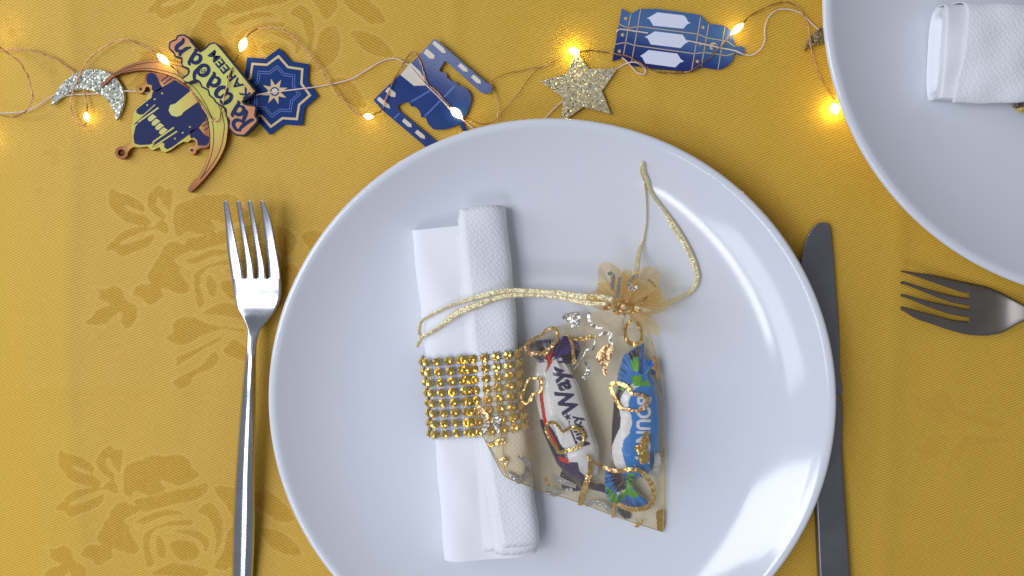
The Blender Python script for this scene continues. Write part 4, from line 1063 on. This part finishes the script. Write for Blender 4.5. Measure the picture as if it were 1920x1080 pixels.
mosq = [(275, 134), (302, 137), (334, 149), (357, 168), (372, 190), (387, 215), (393, 242), (394, 267), (392, 275), (386, 278), (375, 279), (369, 282), (367, 288), (362, 291), (355, 289), (352, 283), (353, 277), (358, 273), (364, 275), (367, 268), (365, 263), (359, 262), (352, 267), (344, 266), (332, 272.5), (321, 281), (309, 286.5), (302, 283), (299, 276), (286, 282.5), (280, 279), (277, 275), (262, 277), (250, 276), (244, 280), (240, 286),
        (239, 292), (233, 298), (226, 298.5), (219, 295), (215.5, 288), (217, 280), (223, 275), (230, 274.5), (236, 276), (245, 268), (246, 260), (245, 247), (244, 236), (247, 228), (248, 220), (249, 212), (256, 201), (265, 194), (274, 187), (273, 179), (280, 174), (282, 168), (279, 163), (274, 163), (271, 170), (267, 175), (260, 175.5), (256, 171), (256, 164), (261, 160), (266, 159), (272, 154), (271.5, 146), (273, 139)]
hole = [(227.5 + 6.2 * math.cos(t), 286.5 + 6.2 * math.sin(t)) for t in np.linspace(0, 2 * math.pi, 24, endpoint=False)]
slab('mosque_edge', [mosq, hole], ZO - .0003, .0027, m_wood_edge, orn)
slab('mosque_panel', [inset(mosq, .5), inset(hole, -.6)], ZO - .0001, .00018, m_wood_mosq, orn)
z1 = ZO + .00002
hull = [(286, 173), (310, 160), (327, 150), (357, 169), (388, 219), (374, 238), (352, 254), (322, 276), (313, 280), (307.5, 276), (308, 269), (300, 266), (285, 276.5), (290, 267), (280, 271), (262, 272), (252, 269), (250, 256), (254, 237), (260, 230), (249, 234), (262, 222), (271, 214), (262, 215), (256, 212), (255.5, 206), (262, 200), (284, 183)]
navy_parts = [('mosque_print', hull),
 ('dome_print', [(274, 147), (276, 139), (283, 136), (291, 139), (296, 148), (300, 158), (305, 165), (296, 171), (288, 172), (284, 167), (285, 160), (276, 157)]),
 ('dome_print', [(357, 246), (372, 239), (382, 252), (392, 257), (391.5, 267), (386, 272.5), (371, 272.5), (369.5, 263), (364, 258), (358, 259.5), (355.5, 253)])]
for nme, pl in navy_parts: sheet(nme, [pl], z1 + .00004, m_navy, orn)
for a, b in (((306, 158), (321, 146)), ((302, 152), (316, 141)), ((311, 163), (326, 152)), ((376, 231), (391, 222)), ((379, 237), (392, 229)), ((383, 244), (392, 238))):
    sheet('stripe_print', [strip_poly([a, b], 1.6)], z1 + .00006, m_navy, orn)
yl = [[(357.5, 170), (371, 191), (344, 210), (340, 216), (331, 219), (321, 216), (316, 207), (319, 197), (329, 194)]]
for i in range(4):
    dx, dy = 7 * i, 8.2 * i
    yl.append([(286 + dx, 214 + dy), (293.5 + dx, 219 + dy), (284 + dx, 227 + dy), (279.5 + dx, 227.5 + dy), (277 + dx, 224 + dy), (278.5 + dx, 220 + dy)])
for a, b, w_ in (((291, 196), (250, 232.5), 1.6), ((297, 202), (259, 229), 2.8), ((326, 239), (286, 267), 2.8), ((332, 246), (288, 275), 2.6)): yl.append(strip_poly([a, b], w_))
for x, y in ((304, 175), (290, 186), (276, 197), (356, 238), (342.5, 249), (328, 260)): yl.append([(x - 2, y - .5), (x + .5, y - 2), (x + 2, y + .5), (x - .5, y + 2)])
for pl in yl: sheet('window_print', [pl], z1 + .00014, m_yprint, orn)
for c in ((263.5, 167), (359.5, 281.5)): sheet('finial_print', [[(c[0] + 3 * math.cos(t), c[1] + 3 * math.sin(t)) for t in np.linspace(0, 6.28, 12, endpoint=False)]], z1 + .00004, m_line, orn)
# word plate
word = (Z(*T2, [(45, 230), (60, 150), (110, 118), (150, 105), (180, 50), (230, 35), (290, 35), (370, 90), (400, 140), (430, 175), (480, 240), (520, 285), (600, 230), (660, 170), (740, 150), (800, 190), (1080, 530), (1345, 860), (1355, 895), (1310, 950), (1230, 1000), (1165, 1045)])
        + Z(*T4, [(1060, 440), (1180, 455), (1212, 500), (1195, 610), (1230, 660), (1222, 720), (1130, 820), (1050, 905), (1000, 925), (890, 910), (820, 850), (780, 780), (790, 690), (740, 620), (740, 520), (670, 480), (590, 420), (560, 370), (490, 310), (475, 240), (380, 190), (355, 130), (300, 90), (200, 130), (130, 120)])
        + Z(*T2, [(245, 720), (240, 690), (330, 630), (340, 560), (260, 530), (230, 470), (240, 400), (150, 380), (110, 310), (60, 270)]))
ZW = .0066
slab('word_plate_edge', [word], ZW - .0002, .0030, m_dark_edge, orn)
wi = inset(cr(word, 2, True), 3.3)
slab('word_plate', [wi], ZW, .00016, m_wood_word, orn)
def letter_map(origin, d, sc_):
    d = np.array(d, float); d /= np.linalg.norm(d); up = np.array([d[1], -d[0]])
    return lambda pts: np.array(origin) + np.asarray(pts)[:, :1] * d * sc_ + np.asarray(pts)[:, 1:2] * up * sc_
def E(cx, cy, rx, ry, a0=0, a1=360, n=20, rot=0):
    t = np.radians(np.linspace(a0, a1, n)); r = math.radians(rot); x, y = rx * np.cos(t), ry * np.sin(t)
    return np.c_[cx + x * math.cos(r) - y * math.sin(r), cy + x * math.sin(r) + y * math.cos(r)]
GL = {  # pen strokes (points, widths)
 'R': [(cr([(.10, 1.45), (.22, .9), (.18, .2), (.05, 0)], 6), [.16, .30, .28, .16]), (cr([(.0, 1.25), (.3, 1.5), (.75, 1.42), (.86, 1.1), (.6, .82), (.3, .78)], 6), [.12, .22, .28, .3, .2, .1]), (cr([(.40, .80), (.62, .5), (.85, .12), (1.1, .05)], 6), [.16, .3, .26, .12])],
 'a': [(E(.34, .38, .28, .34, 20, 340), [.12, .26, .3, .26, .12]), (cr([(.22, 1.02), (.42, .95), (.62, .5), (.78, .1), (.98, .06)], 6), [.12, .26, .30, .26, .10])],
 'm': [(E(.34, .46, .27, .42, 60, 330), [.14, .28, .3, .26, .16]), (E(.86, .46, .29, .42, 200, 500), [.16, .26, .3, .3, .16]), (cr([(.58, .85), (.6, .5), (.55, .1)], 6), [.12, .22, .12])],
 'd': [(E(.40, .40, .32, .38, 0, 360), [.28, .2, .30, .22, .28]), (cr([(.70, .50), (.62, .95), (.32, 1.22), (-.02, 1.30)], 6), [.26, .26, .2, .08]), (E(.40, .42, .10, .12, 0, 300), .06)],
 'n': [(cr([(.02, .98), (.2, .95), (.22, .4), (.08, .02)], 6), [.12, .24, .28, .12]), (cr([(.24, .62), (.5, .98), (.74, .8), (.76, .3), (.95, .05)], 6), [.12, .24, .30, .28, .12])]}
dirv = (-.605, -.796)
places = [('R', (477, 226), 25), ('a', (462, 208), 26), ('m', (439, 184), 27), ('a', (416, 154), 26), ('d', (397, 134), 28), ('a', (381, 111), 26), ('n', (360, 90), 26)]
for ch, o_, s_ in places:
    fm = letter_map(o_, dirv, s_)
    V, F, n0 = [], [], 0
    for pts, w_ in GL[ch]:
        pts = np.asarray(pts); w_ = np.interp(np.linspace(0, 1, len(pts)), np.linspace(0, 1, len(np.atleast_1d(w_))), np.atleast_1d(w_)) if np.ndim(w_) else np.full(len(pts), w_)
        t = np.gradient(pts, axis=0); t /= np.linalg.norm(t, axis=1)[:, None] + 1e-9; nn = np.c_[-t[:, 1], t[:, 0]]
        q = fm(np.vstack([pts + nn * w_[:, None] / 2, pts - nn * w_[:, None] / 2]))
        zz = ZW + .00012 + .00004 * len(V)
        V.append(W(q[:, 0], q[:, 1], np.full(len(q), zz))); F.append(grid_faces(2, len(pts)) + n0); n0 += len(q)
    obj('letter', np.concatenate(V), np.concatenate(F), m_navy, orn, False)
kd = np.array((-66., -80.)); kd /= np.linalg.norm(kd)
kpos = np.array((470., 176.))
for ch in 'KAREEM':
    V, F = text_mesh(ch, .03)
    adv = V[:, 0].max() - V[:, 0].min() + .06
    sx0 = 27
    up = np.array([kd[1], -kd[0]])
    q = kpos + (V[:, :1] - V[:, 0].min()) * kd * sx0 + V[:, 1:] * up * 23
    obj('letter', W(q[:, 0], q[:, 1], np.full(len(q), ZW + .00012)), F, m_navy, orn, False)
    kpos = kpos + kd * adv * sx0

# ================================================================== PAPER CHARMS
def circ(c, r, n=24): return [(c[0] + r * math.cos(t), c[1] + r * math.sin(t)) for t in np.linspace(0, 2 * math.pi, n, endpoint=False)]
def nstar(c, R, r, n, rot): return [(c[0] + (R if i % 2 == 0 else r) * math.sin(rot + i * math.pi / n), c[1] - (R if i % 2 == 0 else r) * math.cos(rot + i * math.pi / n)) for i in range(2 * n)]
med = thing('paper_medallion', 'blue eight pointed star card with a tan star in its centre', 'paper decoration', tuple(W(515, 172)))
mc, mr = (515, 171.5), math.radians(6.2)
S8 = lambda k_: nstar(mc, 82 * k_, 82 * k_ * .785, 8, mr)
slab('card', [S8(1)], .0014, .0007, m_blue, med)
sheet('tan_border', [S8(.845), S8(.775)], .00152, m_tan, med)
sheet('fine_line', [S8(.605), S8(.588)], .00152, m_paleline, med)
sheet('fine_line', [S8(.54), S8(.523)], .00152, m_paleline, med)
sheet('centre_star', [nstar(mc, 25, 11.5, 8, mr + math.pi / 8)], .00152, m_tan, med)
sheet('centre_ring', [circ(mc, 8.4)], .00162, m_blue, med)
sheet('centre_dot', [circ(mc, 5.8)], .00172, m_beige, med)

mos = thing('paper_mosque', 'glossy blue mosque shaped card with beige windows beside the middle plate', 'paper decoration', tuple(W(800, 175)))
Q7, Q8 = (680, 60, 8), (700, 150, 8)
mo = (Z(*Q7, [(1095, 115), (1500, 465), (1860, 770)]) + [(918, 158), (923, 163), (922, 174), (911, 177), (902, 174)] + Z(*Q7, [(1270, 460), (1235, 445), (1150, 580), (1190, 612), (1225, 605), (1262, 640), (1270, 690), (1340, 742), (1385, 738), (1425, 790), (1500, 822), (1570, 865)])
      + Z(*Q8, [(1460, 220), (1475, 300), (1445, 400), (1400, 520), (1335, 600), (1380, 700), (1440, 800), (1380, 820), (1310, 710), (1300, 662), (1200, 700), (1050, 745), (900, 740), (820, 660), (785, 560), (720, 560), (700, 480), (640, 405), (560, 392), (540, 342), (510, 318), (440, 345), (362, 392), (395, 465), (915, 890), (1060, 1010), (1030, 1050), (880, 1080), (780, 1000), (130, 450), (0, 300)]))
o = slab('card', [mo], .0014, .0006, m_blue2, mos)
prints = [Z(*Q7, [(720, 462), (562, 640), (770, 808), (940, 800), (925, 700), (860, 590)]),
  Z(*Q7, [(1090, 150), (1055, 190), (1200, 325), (1260, 330), (1225, 260)]), Z(*Q7, [(970, 260), (915, 320), (1010, 405), (1075, 410), (1085, 360)]),
  Z(*Q7, [(1475, 480), (1430, 520), (1520, 600), (1585, 610), (1570, 560)]), Z(*Q7, [(1670, 650), (1630, 690), (1720, 775), (1780, 785), (1770, 735)]),
  Z(*Q7, [(390, 825), (335, 890), (430, 970), (490, 975), (495, 915)]), Z(*Q8, [(90, 250), (50, 290), (170, 400), (250, 430), (235, 370)]),
  Z(*Q8, [(465, 575), (430, 620), (520, 700), (575, 710), (570, 660)]), Z(*Q8, [(660, 745), (620, 790), (715, 870), (775, 885), (770, 835)])]
for pl in prints: sheet('window_print', [pl], .00152, m_beige, mos)
for a, b in (((560, 330), (850, 160)), ((770, 545), (1225, 90)), ((310, 580), (390, 500))): sheet('fine_line', [strip_poly(Z(*Q8, [a, b]), 3.2)], .00150, m_lightblue, mos)

def curl(root, pivot_px, tip_px, lift, n=14):
    a, b = W(*pivot_px), W(*tip_px); d = b - a; L = np.linalg.norm(d); d /= L
    org = np.array(root.location)
    for o in root.children:
        bm = bmesh.new(); bm.from_mesh(o.data)
        for i in range(n):
            c = a + d * L * i / n - org
            bmesh.ops.bisect_plane(bm, geom=bm.verts[:] + bm.edges[:] + bm.faces[:], plane_co=c, plane_no=d, dist=1e-7)
        for v in bm.verts:
            t = max(0., float(np.dot(np.array(v.co) + org - a, d)) / L); v.co.z += lift * t ** 2
        bm.to_mesh(o.data); bm.free()
curl(mos, (790, 175), (850, 90), .0032)
lan = thing('paper_lantern', 'navy lantern shaped card with three white windows at the top right', 'paper decoration', tuple(W(1275, 75)))
L4, L5 = (1140, 5, 8), (1240, 5, 8)
lo = (Z(*L4, [(205, 90), (240, 100), (340, 172), (470, 92), (760, 95), (1100, 140), (1390, 185), (1440, 245), (1510, 320), (1640, 328), (1740, 345), (1810, 385), (1870, 480), (1895, 590), (1925, 655)])
      + Z(*L5, [(1140, 668), (1190, 645), (1240, 672), (1257, 730), (1220, 785), (1150, 782), (1105, 758)]) + Z(*L4, [(1890, 775), (1870, 860), (1800, 945), (1670, 1005), (1540, 990), (1400, 968), (1320, 1010), (1240, 1038), (700, 992), (340, 942), (215, 832), (120, 860), (62, 885), (90, 720), (128, 540), (135, 430), (165, 320)]))
slab('card', [lo], .0014, .0006, m_lant, lan)
wins = [[(580, 235), (622, 215), (740, 145), (1130, 190), (1170, 222), (1200, 285), (1240, 305), (1190, 322), (1130, 390), (680, 345), (622, 248)],
        [(550, 518), (600, 490), (700, 430), (1120, 480), (1170, 560), (1210, 590), (1160, 610), (1090, 680), (640, 625), (590, 530)],
        [(480, 800), (530, 770), (610, 710), (1040, 765), (1090, 845), (1140, 880), (1080, 900), (1010, 970), (560, 910), (510, 815)]]
for w_ in wins: sheet('window_print', [Z(*L4, w_)], .00154, m_lav, lan)
for pts in ([(490, 95), (430, 450), (350, 900)], [(340, 180), (290, 450), (230, 790)], [(1390, 215), (1255, 1010)], [(1510, 325), (1400, 950)], [(1755, 360), (1650, 1000)],
            [(170, 325), (310, 385), (450, 355), (1350, 470), (1470, 525), (1790, 580), (1910, 660)], [(100, 625), (260, 597), (400, 640), (1290, 765), (1440, 745), (1780, 795), (1890, 762)]):
    sheet('fine_line', [strip_poly(np.array(Z(*L4, pts)), 1.5)], .00150, m_tan, lan)
for x, y in ((265, 237), (217, 482), (170, 730), (1425, 370), (1385, 620), (1340, 880)): sheet('star_print', [nstar((1140 + x / 8, 5 + y / 8), 4.6, 1.9, 5, .2)], .00158, m_tan, lan)
sheet('moon_print', [[(1140 + 1580 / 8 + 7.5 * math.cos(t), 5 + 655 / 8 + 7.5 * math.sin(t)) for t in np.linspace(math.radians(115), math.radians(340), 16)] + [(1140 + 1600 / 8 + 5 * math.cos(t), 5 + 665 / 8 + 5 * math.sin(t)) for t in np.linspace(math.radians(330), math.radians(125), 12)]], .00158, m_tan, lan)

def foam(name, outline, m, label, z=.0022, th=.0018, grp=None):
    o = slab(name, [outline], z, th, m, None, bevel=.0002)
    return tag(o, label, 'glitter decoration', grp)
foam('glitter_moon', np.vstack([cr([(94, 198), (100, 180), (117, 156), (142, 137), (174, 129), (205, 137), (221, 151), (231, 171), (232, 191), (226, 211), (218, 226)], 5), cr([(214, 212), (206, 195), (192, 180), (174, 171), (155, 167.5), (136, 171), (117, 182), (102, 193)], 5)]),
     m_glit_s, 'silver glitter crescent moon half under the wooden ornament', grp='glitter moons')
foam('glitter_moon', np.vstack([cr([(1509, 95), (1517, 74), (1534, 56), (1549, 49), (1570, 44), (1595, 50), (1610, 64)], 5), cr([(1615, 85), (1600, 82), (1575, 80), (1549, 81), (1536, 83), (1522, 88)], 5)]),
     m_glit_shade, 'gold glitter moon tip with painted-in shade, poking out from under the right plate', grp='glitter moons')
foam('glitter_star', [(1080, 93), (1087, 104), (1104, 129), (1158, 128), (1129, 170), (1145.5, 214), (1094, 200.5), (1056, 228), (1052.5, 221), (1055, 182), (1012, 152), (1064, 137)], m_glit_g, 'champagne glitter five pointed star just above the middle plate')

# ================================================================== THREAD
def zthread(x, y):
    z = np.full(len(x), .0009)
    for pl, zz in ((mo, .0019), (lo, .0020), (S8(1.02), .0021)): z[inside(pl, x, y)] = zz
    return z
def smooth1(z, n=5):
    k_ = np.ones(n) / n; return np.convolve(np.r_[np.full(n // 2, z[0]), z, np.full(n // 2, z[-1])], k_, 'valid')
TH = [[(-40, 214), (0, 212), (45, 209), (75, 195), (98, 180), (106, 178)], [(112, 181), (119, 180), (137, 177.5), (160, 176.5), (186, 175.5), (194, 175)], [(228, 170.5), (242, 170.8), (262, 172), (285, 176)],
      [(470, 180), (485, 177), (516, 172.5), (560, 167), (592, 163), (625, 157), (660, 147.5), (680, 136), (711, 117), (732, 110), (746, 111), (757, 117), (768, 124), (797, 157), (825, 184), (845, 206), (864, 222), (888, 241), (900, 250)],
      [(1012, 236), (1025, 219), (1038, 205), (1050, 194), (1058, 188)], [(1150, 132), (1156, 129), (1168, 122), (1181, 117), (1194, 117.5), (1206, 125), (1210.5, 132.5), (1207, 139), (1195, 136), (1184, 125), (1174, 114), (1166, 108)],
      [(1156, 60), (1160, 56), (1167, 55), (1195, 59), (1215, 62)], [(1288, 76), (1321, 83), (1352, 90), (1377, 95), (1392, 101), (1404, 104), (1415, 101), (1427, 91), (1434, 76), (1434, 57.5), (1437, 41), (1446, 26), (1459, 18), (1471, 17), (1482, 18), (1500, 24), (1511, 32.5), (1532, 53), (1548, 61)]]
paths = []
for pts in TH:
    C = cr(pts, 8); z = smooth1(zthread(C[:, 0], C[:, 1]))
    if pts[0][0] > 1100 or pts[0][0] == 228 or pts[0][0] == 112: z = z + .0006
    paths.append(W(C[:, 0], C[:, 1], z))
thr = thing('cotton_thread', 'white cotton garland thread strung through the paper shapes', 'thread', tuple(W(700, 130)))
for p_ in paths:
    v, f = tube([p_], .00036); obj('thread_length', v, f, m_thread, thr)

# ================================================================== FAIRY LIGHTS
fl = thing('fairy_lights', 'copper wire fairy lights with glowing warm bulbs along the top of the cloth', 'fairy lights', tuple(W(700, 150)))
P1 = [(-60, 70), (-30, 90), (0, 96), (15, 93), (37, 92), (56, 94), (75, 100), (100, 110), (119, 121), (140, 138), (151, 155), (157, 169), (161, 185), (163, 200), (163, 210)]
P2 = [(162, 229), (159, 235), (150, 235), (139, 222), (134, 207), (132.5, 190), (136, 176), (142, 156), (150, 139), (160, 119), (166, 111), (185, 95), (212, 79), (225, 75.6), (238, 74), (252, 79), (267, 85), (292, 99)]
P3 = [(319, 122), (325, 127), (337, 141), (347, 156), (357, 168), (375, 192.5), (388, 213), (397, 224), (405, 227.5), (411, 220), (415, 206), (419, 187), (425, 164), (430, 141), (441, 116), (447, 100)]
P4 = [(461, 71), (471, 61), (482, 54.5), (499, 51.6), (522, 53), (545, 66), (565, 85), (589, 114), (605, 136), (620, 160), (635, 180), (652, 197), (667, 212), (682, 217)]
P5 = [(700, 216), (715, 207), (722, 191), (737, 154), (747, 135), (763, 108), (773, 98), (780, 103), (786, 111), (792, 125), (797, 147), (806, 161), (824, 177), (836, 191), (845, 202)]
P6 = [(866, 222), (875, 221), (882, 223), (895, 230), (907, 232), (930, 225), (934, 212), (929, 181), (922, 157), (947, 138), (983, 132), (1012, 126), (1033, 118), (1050, 108), (1067, 101)]
P6b = [(933, 238), (932, 232), (938, 215), (967, 183), (987, 153), (1010, 130), (1033, 118)]
P7 = [(1086, 97), (1107, 95), (1122, 96), (1147, 99), (1157, 102), (1177, 106), (1196, 116), (1210, 125), (1227, 132), (1245, 136.5), (1280, 136.5), (1295, 132), (1315, 120), (1334, 105), (1352, 86), (1370, 66)]
P8 = [(1394, 44), (1402, 34), (1415, 25), (1434, 15), (1452, 7.5), (1471, 4), (1486, 7), (1497, 15), (1505, 27), (1512, 41), (1517, 59), (1519, 75), (1521, 94), (1526, 112), (1532, 131), (1545, 157), (1560, 179), (1566, 192)]
P9 = [(-40, 62), (0, 89), (10, 96), (25, 107), (40, 120), (46, 132), (51, 140), (55, 152), (60, 172), (61.5, 185), (57, 197), (47, 209), (36, 217), (22, 220), (0, 216), (-40, 208)]
def zwire(x, y, base):
    z = np.full(len(x), base)
    for pl, zz in ((mosq, ZO + .0009), (cres, ZO + .0009), (word, ZW + .0012), (mo, .0026), (lo, .0027), (S8(1.02), .0026)): z[inside(pl, x, y)] = np.maximum(z[inside(pl, x, y)], zz)
    return z
bulbs = [  # centre, axis angle, length, width (px), height
 ((162.5, 219.5), 80, 19, 12, .0030), ((306.5, 111.5), 41, 33, 14, .0075), ((455.5, 84), 115, 29, 17, .0080), ((691, 218.5), 10, 20, 13, .0052),
 ((856, 212), 43, 31, 18, .0046), ((1076.5, 95.5), 8, 22, 15, .0030), ((1382, 54.5), 139, 33, 14, .0052), ((1566, 204), 70, 22, 19, .0023), ((-18, 54), 60, 24, 16, .0060), ((-34, 262), 60, 24, 16, -.0040)]
wires = []
ends = {0: (.004, .003), 1: (.003, .0075), 2: (.0075, .0080), 3: (.0080, .0052), 4: (.0052, .0046), 5: (.0046, .0030), 6: (.0030, .0030), 7: (.0030, .0052), 8: (.0052, .0023), 9: (.010, .004)}
for i, pts in enumerate((P1, P2, P3, P4, P5, P6, P6b, P7, P8, P9)):
    C = cr(pts, 10); n = len(C); s = np.linspace(0, 1, n)
    z = smooth1(zwire(C[:, 0], C[:, 1], .0016), 11)
    if i == 9: z = z + .012 * np.sin(np.pi * s) ** .7
    e0, e1 = ends[i]
    z = np.maximum(z, e0 * np.clip(1 - s * 5, 0, 1)); z = np.maximum(z, e1 * np.clip(1 - (1 - s) * 5, 0, 1))
    arch = .0012 * np.sin(np.pi * s) * (i in (1, 3, 8))
    t = np.gradient(C, axis=0); t /= np.linalg.norm(t, axis=1)[:, None] + 1e-9; nn = np.c_[-t[:, 1], t[:, 0]]
    L = np.r_[0, np.cumsum(np.linalg.norm(np.diff(C, axis=0), axis=1))]
    kink = .7 * np.sin(L * .17 + i) + .5 * np.sin(L * .41 + 2 * i)
    for sg in ((1,) if i in (6,) else (1, -1)):
        if i == 5 and sg == -1: continue
        o_ = sg * 1.05 * np.sin(L * .085 + i) + kink * .5
        q = C + nn * o_[:, None]
        wires.append(W(q[:, 0], q[:, 1], z + arch + .00024 * sg * np.cos(L * .085 + i) + .0003))
v, f = tube(wires, .00019)
obj('copper_wire', v, f, m_copper, fl)
for (c, ang, ln, wd, z) in bulbs:
    n, mseg = 14, 10
    t = np.linspace(0, 1, mseg); prof = np.sin(np.pi * np.clip(t, .02, .98)) ** .8 * (1 - .30 * (t - .4))
    ca, sa = math.cos(math.radians(ang)), math.sin(math.radians(ang))
    sc_ = (CAM_H - z) / F_PX
    cc = W(c[0], c[1], z)
    th = np.linspace(0, 2 * np.pi, n, endpoint=False)
    V = []
    for ti, pr in zip(t, prof):
        ax = (ti - .5) * ln * .92 * sc_; r = pr * wd * .84 / 2 * sc_
        for a in th: V.append(cc + np.array([ax * ca - r * math.cos(a) * sa, -(ax * sa + r * math.cos(a) * ca), r * math.sin(a) * .9]))
    F = [tuple(x) for x in grid_faces(mseg, n, True)] + [tuple(range(n)), tuple((mseg - 1) * n + i for i in range(n))[::-1]]
    obj('bulb', V, F, m_bulb2 if c[0] in (1076.5, 1566, -24) else m_bulb, fl)
